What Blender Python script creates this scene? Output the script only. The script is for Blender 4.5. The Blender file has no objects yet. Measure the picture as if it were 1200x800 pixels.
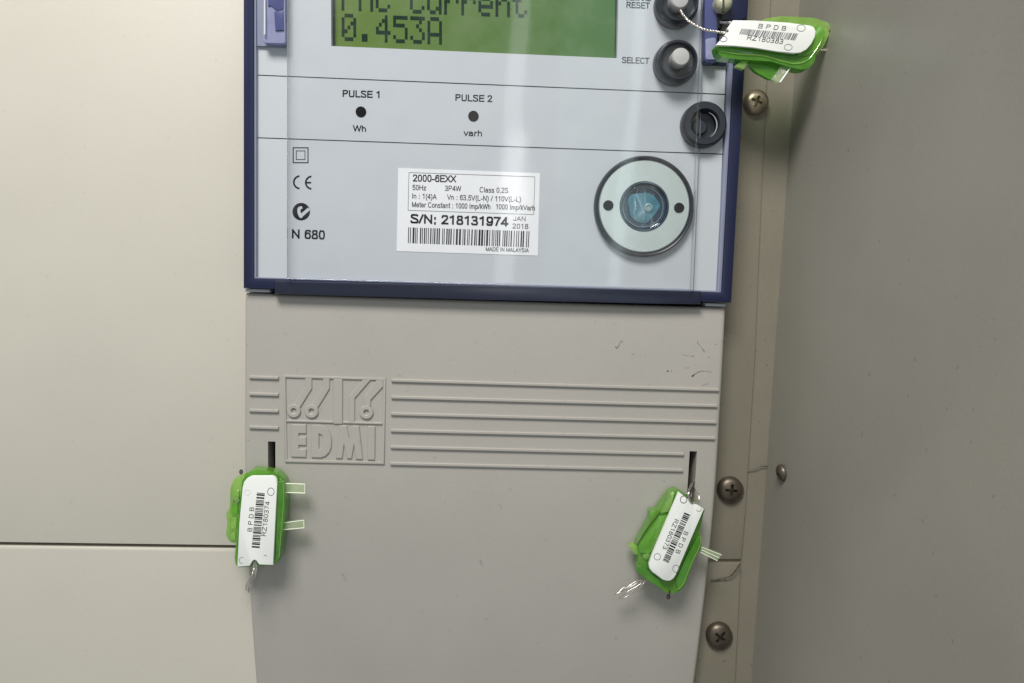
import bpy, bmesh, math, random
import numpy as np
from mathutils import Vector, Matrix
random.seed(7)
S = bpy.context.scene
COL = S.collection

# ------------------------------------------------------------------ camera
# World: X right along the meter, Z up, +Y into the wall; the meter's face plate is the plane Y = 0, in metres.
F = 900.0; CX, CY = 600.0, 400.0; D = 0.2736; O = (570.0, 345.0)
ex = Vector((24250, 694, F)).normalized()
ed = Vector((-282, 10700, F)); ed = (ed - ex*ed.dot(ex)).normalized()
ey = ex.cross(ed)
T = Vector(((O[0]-CX)/F*D, (O[1]-CY)/F*D, D))
def camvec(i): return Vector((ex[i], ey[i], -ed[i]))
RIGHT, DOWN, FWD = camvec(0), camvec(1), camvec(2)
CAM = -(RIGHT*T.x + DOWN*T.y + FWD*T.z)
cd = bpy.data.cameras.new('camera'); cam = bpy.data.objects.new('camera', cd); COL.objects.link(cam)
cd.sensor_width = 36; cd.lens = F/1200*36; cd.clip_start = 0.005; cd.clip_end = 30
M = Matrix((( RIGHT.x, -DOWN.x, -FWD.x), (RIGHT.y, -DOWN.y, -FWD.y), (RIGHT.z, -DOWN.z, -FWD.z))).to_4x4()
M.translation = CAM; cam.matrix_world = M
S.camera = cam

def ray(px, py): return (RIGHT*((px-CX)/F) + DOWN*((py-CY)/F) + FWD)
def at(px, py, Y=0.0):
    """point of the plane Y that stands at a place measured in the photograph"""
    r = ray(px, py); return CAM + r*((Y-CAM.y)/r.y)
def mm(px, Y=0.0): return px*(D+Y)/F

# ------------------------------------------------------------------ world and lamps
w = bpy.data.worlds.new('World'); S.world = w; w.use_nodes = True
bg = w.node_tree.nodes['Background']; bg.inputs[0].default_value = (0.93, 0.98, 1.0, 1); bg.inputs[1].default_value = 0.33
def area(name, loc, target, sx, sy, power, col):
    l = bpy.data.lights.new(name, 'AREA'); l.shape = 'RECTANGLE'; l.size = sx; l.size_y = sy; l.energy = power; l.color = col
    o = bpy.data.objects.new(name, l); COL.objects.link(o); o.location = loc
    o.rotation_euler = (Vector(target)-Vector(loc)).to_track_quat('-Z', 'Y').to_euler()
    return o
area('ceiling_lamp', (-0.15, -0.50, 0.60), (-0.01, 0, 0.0), 0.32, 0.24, 7.2, (1.0, 0.975, 0.925))
# tall lit tubes of the room behind the camera, which the clear cover mirrors
def mirror_lamp(px, py, width, height, power, col, tilt=0.0):
    q = at(px, py, -0.0055); d = q-CAM; r = Vector((d.x, -d.y, d.z)); k = (-1.5-q.y)/r.y
    p = q + r*k
    o = area('tube_lamp', p, q, width, height, power, col)
    o.rotation_euler = (math.radians(90), tilt, 0)   # upright, facing +Y
    return o
mirror_lamp(606, 120, 0.05, 1.3, 0.42, (0.95, 0.97, 1.0), 0.02)
mirror_lamp(607, 222, 0.022, 0.22, 0.65, (1.0, 1.0, 1.0), 0.02)
mirror_lamp(766, 160, 0.03, 1.3, 0.30, (0.75, 0.95, 1.0), 0.05)
mirror_lamp(722, 120, 0.22, 1.3, 0.45, (0.65, 0.95, 0.95), 0.04)
S.view_settings.view_transform = 'Standard'; S.view_settings.look = 'None'
S.view_settings.exposure = 0.0; S.view_settings.gamma = 1.0

# ------------------------------------------------------------------ materials
def mat(name, col, rough=0.5, metal=0.0, var=0.04, vscale=60, bump=0.0, bscale=2500, trans=0.0, ior=1.45, coat=0.0, spec=0.5, specks=0.0, alpha=None, sss=0.0, emit=0.0):
    m = bpy.data.materials.new(name); m.use_nodes = True
    nt = m.node_tree; n = nt.nodes; L = nt.links
    b = n['Principled BSDF']
    b.inputs['Roughness'].default_value = rough; b.inputs['Metallic'].default_value = metal
    b.inputs['Transmission Weight'].default_value = trans; b.inputs['IOR'].default_value = ior
    b.inputs['Coat Weight'].default_value = coat; b.inputs['Specular IOR Level'].default_value = spec
    if sss: b.inputs['Subsurface Weight'].default_value = sss; b.inputs['Subsurface Scale'].default_value = 0.003; b.inputs['Subsurface Radius'].default_value = (.5, 1, .3)
    if emit: b.inputs['Emission Color'].default_value = (*col, 1); b.inputs['Emission Strength'].default_value = emit
    tc = n.new('ShaderNodeTexCoord')
    nz = n.new('ShaderNodeTexNoise'); nz.inputs['Scale'].default_value = vscale; nz.inputs['Detail'].default_value = 6
    mr = n.new('ShaderNodeMapRange'); mr.inputs[1].default_value = 0.25; mr.inputs[2].default_value = 0.75
    mr.inputs[3].default_value = 1-var; mr.inputs[4].default_value = 1+var
    mx = n.new('ShaderNodeMix'); mx.data_type = 'RGBA'; mx.blend_type = 'MULTIPLY'; mx.inputs[0].default_value = 1
    mx.inputs[6].default_value = (*col, 1)
    L.new(tc.outputs['Object'], nz.inputs['Vector']); L.new(nz.outputs['Fac'], mr.inputs[0]); L.new(mr.outputs[0], mx.inputs[7])
    last = mx.outputs[2]
    if specks:
        gn = n.new('ShaderNodeTexNoise'); gn.inputs['Scale'].default_value = 1400; gn.inputs['Detail'].default_value = 4; L.new(tc.outputs['Object'], gn.inputs['Vector'])
        g2 = n.new('ShaderNodeMapRange'); g2.inputs[1].default_value = .3; g2.inputs[2].default_value = .7; g2.inputs[3].default_value = 1-specks*.35; g2.inputs[4].default_value = 1+specks*.35; L.new(gn.outputs['Fac'], g2.inputs[0])
        dn = n.new('ShaderNodeTexNoise'); dn.inputs['Scale'].default_value = 420; dn.inputs['Detail'].default_value = 1; L.new(tc.outputs['Object'], dn.inputs['Vector'])
        d2 = n.new('ShaderNodeMapRange'); d2.inputs[1].default_value = .74; d2.inputs[2].default_value = .80; d2.inputs[3].default_value = 1; d2.inputs[4].default_value = 1-specks*2.5; L.new(dn.outputs['Fac'], d2.inputs[0])
        pr = n.new('ShaderNodeMath'); pr.operation = 'MULTIPLY'; L.new(g2.outputs[0], pr.inputs[0]); L.new(d2.outputs[0], pr.inputs[1])
        m3 = n.new('ShaderNodeMix'); m3.data_type = 'RGBA'; m3.blend_type = 'MULTIPLY'; m3.inputs[0].default_value = 1
        L.new(last, m3.inputs[6]); L.new(pr.outputs[0], m3.inputs[7]); last = m3.outputs[2]
    L.new(last, b.inputs['Base Color'])
    rr = n.new('ShaderNodeMapRange'); rr.inputs[3].default_value = rough*0.85; rr.inputs[4].default_value = min(1, rough*1.2)
    n2 = n.new('ShaderNodeTexNoise'); n2.inputs['Scale'].default_value = vscale*3.1; n2.inputs['Detail'].default_value = 8
    L.new(tc.outputs['Object'], n2.inputs['Vector']); L.new(n2.outputs['Fac'], rr.inputs[0]); L.new(rr.outputs[0], b.inputs['Roughness'])
    if bump:
        n3 = n.new('ShaderNodeTexNoise'); n3.inputs['Scale'].default_value = bscale; n3.inputs['Detail'].default_value = 3
        bp = n.new('ShaderNodeBump'); bp.inputs['Strength'].default_value = bump; bp.inputs['Distance'].default_value = 0.0002
        L.new(tc.outputs['Object'], n3.inputs['Vector']); L.new(n3.outputs['Fac'], bp.inputs['Height']); L.new(bp.outputs[0], b.inputs['Normal'])
    return m
def thin_clear(name, tint, rough, refl=1.0, bump=0.15, bscale=25, dust=0.10):
    """thin clear plastic sheet: tinted see-through plus Fresnel gloss"""
    m = bpy.data.materials.new(name); m.use_nodes = True
    nt = m.node_tree; n = nt.nodes; L = nt.links
    n.remove(n['Principled BSDF']); out = n['Material Output']
    tr = n.new('ShaderNodeBsdfTransparent'); tr.inputs[0].default_value = (*tint, 1)
    gl = n.new('ShaderNodeBsdfGlossy'); gl.inputs['Roughness'].default_value = rough; gl.inputs[0].default_value = (1, 1, 1, 1)
    ge = n.new('ShaderNodeNewGeometry'); dt = n.new('ShaderNodeVectorMath'); dt.operation = 'DOT_PRODUCT'
    L.new(ge.outputs['Normal'], dt.inputs[0]); L.new(ge.outputs['Incoming'], dt.inputs[1])
    ab = n.new('ShaderNodeMath'); ab.operation = 'ABSOLUTE'; L.new(dt.outputs['Value'], ab.inputs[0])
    om = n.new('ShaderNodeMath'); om.operation = 'SUBTRACT'; om.inputs[0].default_value = 1; om.use_clamp = True; L.new(ab.outputs[0], om.inputs[1])
    pw = n.new('ShaderNodeMath'); pw.operation = 'POWER'; pw.inputs[1].default_value = 5; L.new(om.outputs[0], pw.inputs[0])
    fr = n.new('ShaderNodeMath'); fr.operation = 'MULTIPLY_ADD'; fr.inputs[1].default_value = 0.95; fr.inputs[2].default_value = 0.045; L.new(pw.outputs[0], fr.inputs[0])
    ml = n.new('ShaderNodeMath'); ml.operation = 'MULTIPLY'; ml.inputs[1].default_value = refl; ml.use_clamp = True
    mx = n.new('ShaderNodeMixShader')
    tc = n.new('ShaderNodeTexCoord'); nz = n.new('ShaderNodeTexNoise'); nz.inputs['Scale'].default_value = bscale; nz.inputs['Detail'].default_value = 1
    bp = n.new('ShaderNodeBump'); bp.inputs['Strength'].default_value = bump; bp.inputs['Distance'].default_value = 0.001
    L.new(tc.outputs['Object'], nz.inputs['Vector']); L.new(nz.outputs['Fac'], bp.inputs['Height']); L.new(bp.outputs[0], gl.inputs['Normal'])
    L.new(fr.outputs[0], ml.inputs[0]); L.new(ml.outputs[0], mx.inputs[0]); L.new(tr.outputs[0], mx.inputs[1]); L.new(gl.outputs[0], mx.inputs[2])
    dn = n.new('ShaderNodeTexNoise'); dn.inputs['Scale'].default_value = 35; dn.inputs['Detail'].default_value = 9; dn.inputs['Roughness'].default_value = .7; L.new(tc.outputs['Object'], dn.inputs['Vector'])
    dr = n.new('ShaderNodeMapRange'); dr.inputs[1].default_value = .45; dr.inputs[2].default_value = .8; dr.inputs[3].default_value = 0; dr.inputs[4].default_value = dust; L.new(dn.outputs['Fac'], dr.inputs[0])
    dd = n.new('ShaderNodeBsdfDiffuse'); dd.inputs[0].default_value = (.8, .8, .78, 1); m9 = n.new('ShaderNodeMixShader')
    L.new(dr.outputs[0], m9.inputs[0]); L.new(mx.outputs[0], m9.inputs[1]); L.new(dd.outputs[0], m9.inputs[2])
    L.new(m9.outputs[0], out.inputs['Surface'])
    return m

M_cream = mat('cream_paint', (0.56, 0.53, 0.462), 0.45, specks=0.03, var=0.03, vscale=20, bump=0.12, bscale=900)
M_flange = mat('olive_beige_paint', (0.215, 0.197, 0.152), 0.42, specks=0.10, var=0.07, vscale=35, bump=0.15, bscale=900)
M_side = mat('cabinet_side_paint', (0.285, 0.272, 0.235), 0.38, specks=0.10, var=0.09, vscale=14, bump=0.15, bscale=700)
M_plastic = mat('grey_moulded_plastic', (0.40, 0.38, 0.348), 0.40, specks=0.055, var=0.035, vscale=28, bump=0.25, bscale=2600)
M_blue = mat('navy_frame_plastic', (0.016, 0.020, 0.056), 0.35, var=0.10, vscale=30, bump=0.1, spec=0.35)
M_darkblue = mat('black_navy_plastic', (0.018, 0.022, 0.042), 0.25, var=0.1)
M_face = mat('silver_blue_face', (0.485, 0.515, 0.55), 0.5, var=0.02, vscale=18, bump=0.06, bscale=1800)
M_black = mat('black_ink', (0.007, 0.007, 0.010), 0.95, spec=0.05, var=0.0)
M_line = mat('dark_grey_ink', (0.022, 0.023, 0.028), 0.95, spec=0.05, var=0.0)
M_greyink = mat('grey_ink', (0.16, 0.165, 0.18), 0.6, var=0.0)
M_lcd = mat('green_lcd', (0.075, 0.17, 0.018), 0.25, var=0.12, vscale=10, emit=0.05)
M_lcdpx = mat('lcd_pixel_dark', (0.006, 0.026, 0.014), 0.9, spec=0.05, var=0.15)
nt = M_lcd.node_tree; tcn = nt.nodes.new('ShaderNodeTexCoord'); sp = nt.nodes.new('ShaderNodeSeparateXYZ'); rp = nt.nodes.new('ShaderNodeMapRange')
rp.inputs[1].default_value = -.05; rp.inputs[2].default_value = .05; mg = nt.nodes.new('ShaderNodeMix'); mg.data_type = 'RGBA'
mg.inputs[6].default_value = (0.10, 0.165, 0.022, 1); mg.inputs[7].default_value = (0.052, 0.135, 0.03, 1)  # backlight gradient painted into the base colour, yellower on the left
nt.links.new(tcn.outputs['Object'], sp.inputs[0]); nt.links.new(sp.outputs[0], rp.inputs[0]); nt.links.new(rp.outputs[0], mg.inputs[0]); nt.links.new(mg.outputs[2], nt.nodes['Principled BSDF'].inputs['Base Color'])
M_bezel = mat('lcd_bezel', (0.012, 0.018, 0.012), 0.3)
M_white = mat('white_sticker', (0.78, 0.79, 0.82), 0.5, var=0.012)
M_tag = mat('white_tag_plastic', (0.84, 0.86, 0.83), 0.38, var=0.02, bump=0.05)
M_pulse = mat('pulse_lamp_dark', (0.004, 0.004, 0.005), 0.9, var=0, spec=0.05)
M_rubber = mat('black_rubber', (0.022, 0.026, 0.036), 0.32, var=0.15, vscale=120)
M_cap = mat('light_grey_button', (0.40, 0.40, 0.40), 0.5, var=0.04)
M_steel = mat('brushed_steel_plate', (0.56, 0.62, 0.60), 0.32, metal=0.6, var=0.06, vscale=90, bump=0.05)
M_lens = mat('dark_blue_lens', (0.012, 0.035, 0.07), 0.08, var=0.3, vscale=250, coat=1.0)
M_teal = mat('teal_optic', (0.05, 0.19, 0.25), 0.15, var=0.25, vscale=300, coat=0.8)
M_tealp = mat('pale_teal_optic', (0.22, 0.36, 0.38), 0.3, var=0.1)
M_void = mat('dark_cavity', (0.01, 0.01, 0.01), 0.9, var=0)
M_slotin = mat('slot_inside', (0.07, 0.068, 0.06), 0.7, var=0.2)
M_screw = mat('tarnished_steel', (0.14, 0.115, 0.09), 0.40, metal=0.75, var=0.3, vscale=220, bump=0.15)
M_wire = mat('galvanised_wire', (0.62, 0.58, 0.54), 0.25, metal=0.9, var=0.15, vscale=600)
M_wiredark = mat('dark_wire', (0.07, 0.06, 0.05), 0.4, metal=0.5, var=0.1)
def seal_plastic(name, tint, body, see, rough=0.12, vs=220):
    """translucent moulded plastic: part clear with a tint, part body that lets light through, glossy skin"""
    m = bpy.data.materials.new(name); m.use_nodes = True
    nt = m.node_tree; n = nt.nodes; L = nt.links; n.remove(n['Principled BSDF']); out = n['Material Output']
    tc = n.new('ShaderNodeTexCoord')
    nz = n.new('ShaderNodeTexNoise'); nz.inputs['Scale'].default_value = vs; nz.inputs['Detail'].default_value = 3; L.new(tc.outputs['Object'], nz.inputs['Vector'])
    cr = n.new('ShaderNodeMapRange'); cr.inputs[1].default_value = .3; cr.inputs[2].default_value = .7; cr.inputs[3].default_value = .88; cr.inputs[4].default_value = 1.1; L.new(nz.outputs['Fac'], cr.inputs[0])
    mc = n.new('ShaderNodeMix'); mc.data_type = 'RGBA'; mc.blend_type = 'MULTIPLY'; mc.inputs[0].default_value = 1; mc.inputs[6].default_value = (*body, 1); L.new(cr.outputs[0], mc.inputs[7])
    tr = n.new('ShaderNodeBsdfTransparent'); tr.inputs[0].default_value = (*tint, 1)
    df = n.new('ShaderNodeBsdfDiffuse'); tl = n.new('ShaderNodeBsdfTranslucent'); L.new(mc.outputs[2], df.inputs[0]); L.new(mc.outputs[2], tl.inputs[0])
    m1 = n.new('ShaderNodeMixShader'); m1.inputs[0].default_value = .4; L.new(df.outputs[0], m1.inputs[1]); L.new(tl.outputs[0], m1.inputs[2])
    sr = n.new('ShaderNodeMapRange'); sr.inputs[1].default_value = .3; sr.inputs[2].default_value = .7; sr.inputs[3].default_value = see+.05; sr.inputs[4].default_value = see-.05; L.new(nz.outputs['Fac'], sr.inputs[0])
    m2 = n.new('ShaderNodeMixShader'); L.new(sr.outputs[0], m2.inputs[0]); L.new(m1.outputs[0], m2.inputs[1]); L.new(tr.outputs[0], m2.inputs[2])
    gl = n.new('ShaderNodeBsdfGlossy'); gl.inputs['Roughness'].default_value = rough
    bp = n.new('ShaderNodeBump'); bp.inputs['Strength'].default_value = .10; bp.inputs['Distance'].default_value = .0005; L.new(nz.outputs['Fac'], bp.inputs['Height']); L.new(bp.outputs[0], gl.inputs['Normal'])
    lw = n.new('ShaderNodeLayerWeight'); lw.inputs[0].default_value = .35
    lr = n.new('ShaderNodeMapRange'); lr.inputs[3].default_value = .05; lr.inputs[4].default_value = .55; L.new(lw.outputs['Facing'], lr.inputs[0])
    m3 = n.new('ShaderNodeMixShader'); L.new(lr.outputs[0], m3.inputs[0]); L.new(m2.outputs[0], m3.inputs[1]); L.new(gl.outputs[0], m3.inputs[2])
    L.new(m3.outputs[0], out.inputs['Surface'])
    return m
M_green = seal_plastic('green_translucent', (0.50, 0.88, 0.26), (0.28, 0.64, 0.08), 0.45)
M_deep = seal_plastic('deep_green_translucent', (0.32, 0.76, 0.18), (0.17, 0.50, 0.05), 0.40)
M_lime = seal_plastic('lime_translucent', (0.72, 0.95, 0.45), (0.52, 0.80, 0.22), 0.52)
M_peg = seal_plastic('clear_peg', (0.90, 0.97, 0.80), (0.80, 0.88, 0.66), 0.68, .06)
M_pegedge = mat('peg_edge', (0.86, 0.92, 0.76), 0.2, var=0.05)
M_bluetab = mat('blue_translucent', (0.11, 0.125, 0.30), 0.25, var=0.15, vscale=80, trans=0.35, ior=1.3)
M_lav = mat('lavender_translucent', (0.42, 0.44, 0.66), 0.2, var=0.15, vscale=80, trans=0.4, ior=1.3)
M_ivory = mat('ivory_sealing_screw', (0.50, 0.50, 0.36), 0.3, metal=0.3, var=0.3, vscale=260, bump=0.2, bscale=900)
M_scuff = mat('scuff', (0.06, 0.055, 0.05), 0.8, var=0.2)
M_scuffl = mat('faint_scuff', (0.23, 0.20, 0.18), 0.7, var=0.15)
M_clear = thin_clear('clear_cover', (0.98, 0.985, 0.99), 0.05, 1.0, bump=0.14, bscale=28)
M_edge = thin_clear('clear_cover_edge', (0.82, 0.86, 0.90), 0.12, 3.0, bump=0.0)
M_rim = mat('milky_blue_rim', (0.22, 0.24, 0.33), 0.3, var=0.06)

# ------------------------------------------------------------------ object helpers
WL = {}
def add(name, verts, faces, m, parent=None, smooth=40, label=None, kind=None):
    vs = [Vector(v) for v in verts]
    lo = Vector([min(v[i] for v in vs) for i in range(3)]); hi = Vector([max(v[i] for v in vs) for i in range(3)])
    c = (lo+hi)/2
    me = bpy.data.meshes.new(name); me.from_pydata([tuple(v-c) for v in vs], [], faces); me.update()
    if smooth:
        me.shade_smooth(); me.set_sharp_from_angle(angle=math.radians(smooth))
    me.materials.append(m)
    o = bpy.data.objects.new(name, me); COL.objects.link(o)
    WL[o.name] = c.copy()
    o.location = c - (WL[parent.name] if parent else Vector((0, 0, 0)))
    if parent: o.parent = parent
    if label: o['label'] = label
    if kind: o['kind'] = kind
    return o
def thing(name, label, cat, loc, group=None):
    o = bpy.data.objects.new(name, None); COL.objects.link(o); o.location = loc; o.empty_display_size = 0.01
    WL[o.name] = Vector(loc); o['label'] = label; o['category'] = cat
    if group: o['group'] = group
    return o
def bm_out(bm):
    bmesh.ops.recalc_face_normals(bm, faces=bm.faces[:])
    bm.verts.index_update()
    vs = [v.co.copy() for v in bm.verts]; fs = [[v.index for v in f.verts] for f in bm.faces]
    bm.free(); return vs, fs
class Geo:
    def __init__(s): s.v = []; s.f = []
    def put(s, vf):
        n = len(s.v); s.v += list(vf[0]); s.f += [[i+n for i in f] for f in vf[1]]; return s
    def make(s, name, m, parent=None, **k): return add(name, s.v, s.f, m, parent, **k)
def chamfer(poly, Y0, Y1, d):
    P = pts(poly, Y0); n = len(P)
    if sum(P[i].x*P[(i+1) % n].z-P[(i+1) % n].x*P[i].z for i in range(n)) < 0: P = P[::-1]
    I = []
    for i in range(n):
        a, b, c = P[i-1], P[i], P[(i+1) % n]
        u = Vector((b.x-a.x, b.z-a.z)).normalized(); v = Vector((c.x-b.x, c.z-b.z)).normalized()
        nu, nv = Vector((-u.y, u.x)), Vector((-v.y, v.x)); h = (nu+nv).normalized(); k = d/max(.35, h.dot(nu))
        I.append(Vector((b.x+h.x*k, Y0, b.z+h.y*k)))
    V = I+[Vector((p.x, Y0+d, p.z)) for p in P]+[Vector((p.x, Y1, p.z)) for p in P]
    Fs = [list(range(n))]
    for r in (0, 1): Fs += [[r*n+i, (r+1)*n+i, (r+1)*n+(i+1) % n, r*n+(i+1) % n] for i in range(n)]
    return V, Fs
def pts(poly, Y): return [at(x, y, Y) for x, y in poly]
def prism_w(P, Y0, Y1, bev=0.0, seg=2, openback=False):
    """solid from outline P (world points, XZ) between front Y0 and back Y1, front rim rounded"""
    bm = bmesh.new()
    fr = [bm.verts.new((p.x, Y0, p.z)) for p in P]; bk = [bm.verts.new((p.x, Y1, p.z)) for p in P]
    f = bm.faces.new(fr)
    if not openback: bm.faces.new(bk[::-1])
    n = len(P)
    for i in range(n): bm.faces.new((fr[i], bk[i], bk[(i+1) % n], fr[(i+1) % n]))
    if bev:
        bmesh.ops.bevel(bm, geom=[e for e in f.edges], offset=bev, segments=seg, affect='EDGES', profile=0.6, clamp_overlap=True)
    return bm_out(bm)
def prism(poly, Y0, Y1, bev=0.0, seg=2, openback=False): return prism_w(pts(poly, Y0), Y0, Y1, bev, seg, openback)
def ringw(Po, Pi, Y0, Y1, bev=0.0):
    bm = bmesh.new(); n = len(Po)
    mk = lambda P, Y: [bm.verts.new((p.x, Y, p.z)) for p in P]
    of, inf, ob, ib = mk(Po, Y0), mk(Pi, Y0), mk(Po, Y1), mk(Pi, Y1)
    ff = []
    for i in range(n):
        j = (i+1) % n
        ff.append(bm.faces.new((of[i], of[j], inf[j], inf[i])))
        bm.faces.new((of[i], ob[i], ob[j], of[j])); bm.faces.new((inf[i], inf[j], ib[j], ib[i])); bm.faces.new((ob[i], ib[i], ib[j], ob[j]))
    if bev:
        es = [e for e in bm.edges if all(abs(v.co.y-Y0) < 1e-9 for v in e.verts) and sum(1 for f in e.link_faces if f in ff) == 1]
        bmesh.ops.bevel(bm, geom=es, offset=bev, segments=2, affect='EDGES', profile=0.6)
    return bm_out(bm)
def ring(po, pi, Y0, Y1, bev=0.0): return ringw(pts(po, Y0), pts(pi, Y0), Y0, Y1, bev)
def lathe(c, prof, n=64, Yc=None, jig=0):
    """turned shape about an axis along Y; prof = [(radius_px, Y)...], centre c in photo units on plane Yc"""
    Yc = prof[0][1] if Yc is None else Yc
    p = at(c[0], c[1], Yc); V = []; Fs = []
    for r, Y in prof:
        R = mm(r, Yc)
        for i in range(n):
            a = 2*math.pi*i/n; V.append(Vector((p.x+R*math.cos(a), Y, p.z+R*math.sin(a))))
    for k in range(len(prof)-1):
        for i in range(n):
            j = (i+1) % n; Fs.append([k*n+i, k*n+j, (k+1)*n+j, (k+1)*n+i])
    for k in (0, len(prof)-1):
        if prof[k][0] > 0: Fs.append([k*n+i for i in range(n)])
    bm = bmesh.new(); vv = [bm.verts.new(v) for v in V]
    for f in Fs:
        try: bm.faces.new([vv[i] for i in f])
        except ValueError: pass
    bmesh.ops.remove_doubles(bm, verts=bm.verts[:], dist=1e-7)
    bmesh.ops.dissolve_degenerate(bm, edges=bm.edges[:], dist=1e-7)
    return bm_out(bm)
def lathe_open(c, prof, n=64, Yc=None):
    """turned shell without end faces (annulus)"""
    Yc = prof[0][1] if Yc is None else Yc
    p = at(c[0], c[1], Yc); V = []; Fs = []
    for r, Y in prof:
        R = mm(r, Yc)
        for i in range(n):
            a = 2*math.pi*i/n; V.append(Vector((p.x+R*math.cos(a), Y, p.z+R*math.sin(a))))
    for k in range(len(prof)-1):
        for i in range(n):
            j = (i+1) % n; Fs.append([k*n+i, (k+1)*n+i, (k+1)*n+j, k*n+j])
    bm = bmesh.new(); vv = [bm.verts.new(v) for v in V]
    for f in Fs: bm.faces.new([vv[i] for i in f])
    return bm_out(bm)
def tube(P, r, n=8, closed=False):
    V = []; Fs = []; m = len(P); prev = None
    for i, p in enumerate(P):
        t = (P[(i+1) % m if closed else min(i+1, m-1)] - P[(i-1) if closed else max(i-1, 0)]).normalized()
        a = prev if prev is not None else (Vector((0, 1, 0)) if abs(t.y) < 0.9 else Vector((1, 0, 0)))
        a = (a - t*a.dot(t)).normalized(); b = t.cross(a); prev = a
        rr = r[i] if isinstance(r, (list, tuple)) else r
        for k in range(n):
            g = 2*math.pi*k/n; V.append(p + a*(rr*math.cos(g)) + b*(rr*math.sin(g)))
    for i in range(m if closed else m-1):
        for k in range(n):
            j = (k+1) % n; q = (i+1) % m; Fs.append([i*n+k, i*n+j, q*n+j, q*n+k])
    if not closed: Fs += [list(range(n))[::-1], [(m-1)*n+k for k in range(n)]]
    return V, Fs
def smooth_path(P, k=8):
    P = [Vector(p) for p in P]; out = []
    for i in range(len(P)-1):
        a, b, c, d = P[max(i-1, 0)], P[i], P[i+1], P[min(i+2, len(P)-1)]
        for j in range(k):
            t = j/k; out.append(0.5*((2*b)+(c-a)*t+(2*a-5*b+4*c-d)*t*t+(3*b-a-3*c+d)*t**3))
    out.append(P[-1]); return out
def wirepath(L, k=26): return smooth_path([at(x, y, Y) for x, y, Y in L], k)
def twisted(L, r, name, parent, m=None, turns=8, strands=2):
    base = wirepath(L); g = Geo()
    if name == 'wire_end':
        rw = random.Random(len(L)*7+turns); ph = rw.random()*6
        Q = [p+Vector((math.sin(i*.35+ph), math.sin(i*.27+ph*2)*.6, math.cos(i*.31+ph)))*r*.9 for i, p in enumerate(base[::3])]
        return g.put(tube(Q, r*1.25, 7)).make(name, m or M_wire, parent, smooth=60)
    for s in range(strands):
        Q = []
        for i, p in enumerate(base):
            t = (base[min(i+1, len(base)-1)]-base[max(i-1, 0)]).normalized()
            a = Vector((0, 1, 0)); a = (a-t*a.dot(t)).normalized(); b = t.cross(a)
            g0 = 2*math.pi*(turns*i/len(base)+s/strands); Q.append(p+(a*math.cos(g0)+b*math.sin(g0))*r*0.62)
        g.put(tube(Q, r, 6))
    return g.make(name, m or M_wire, parent, smooth=60)
def rounded(poly, rads, k=5):
    """outline with rounded corners, rads per corner in the same units"""
    out = []; n = len(poly)
    for i, p in enumerate(poly):
        r = rads[i] if isinstance(rads, (list, tuple)) else rads
        a = Vector(poly[i-1]); b = Vector(p); c = Vector(poly[(i+1) % n])
        if not r: out.append(tuple(b)); continue
        u = (a-b); v = (c-b); ru = min(r, u.length*.49); rv = min(r, v.length*.49)
        s = b+u.normalized()*ru; e = b+v.normalized()*rv
        for j in range(k+1):
            t = j/k; q = s*(1-t)**2+b*2*t*(1-t)+e*t*t; out.append((q.x, q.y))
    return out
def seg_poly(a, b, wd):
    a, b = Vector(a), Vector(b); n = Vector((-(b-a).y, (b-a).x)).normalized()*wd/2
    return [tuple(a+n), tuple(b+n), tuple(b-n), tuple(a-n)]
def sheet(polys, Y):
    g = Geo()
    for poly in polys: g.put((pts(poly, Y), [list(range(len(poly)))]))
    return g
def printed(name, polys, Y, m, parent, **k): return sheet(polys, Y).make(name, m, parent, smooth=0, **k)
def arc_polys(c, r, wd, a0=0, a1=360, n=28, ry=None):
    ry = ry or r; out = []
    for i in range(n):
        A = [math.radians(a0+(a1-a0)*(i+q)/n) for q in (0, 1)]
        f = lambda t, d: (c[0]+(r+d)*math.cos(t), c[1]-(ry+d)*math.sin(t))
        out.append([f(A[0], -wd/2), f(A[1], -wd/2), f(A[1], wd/2), f(A[0], wd/2)])
    return out
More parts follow.
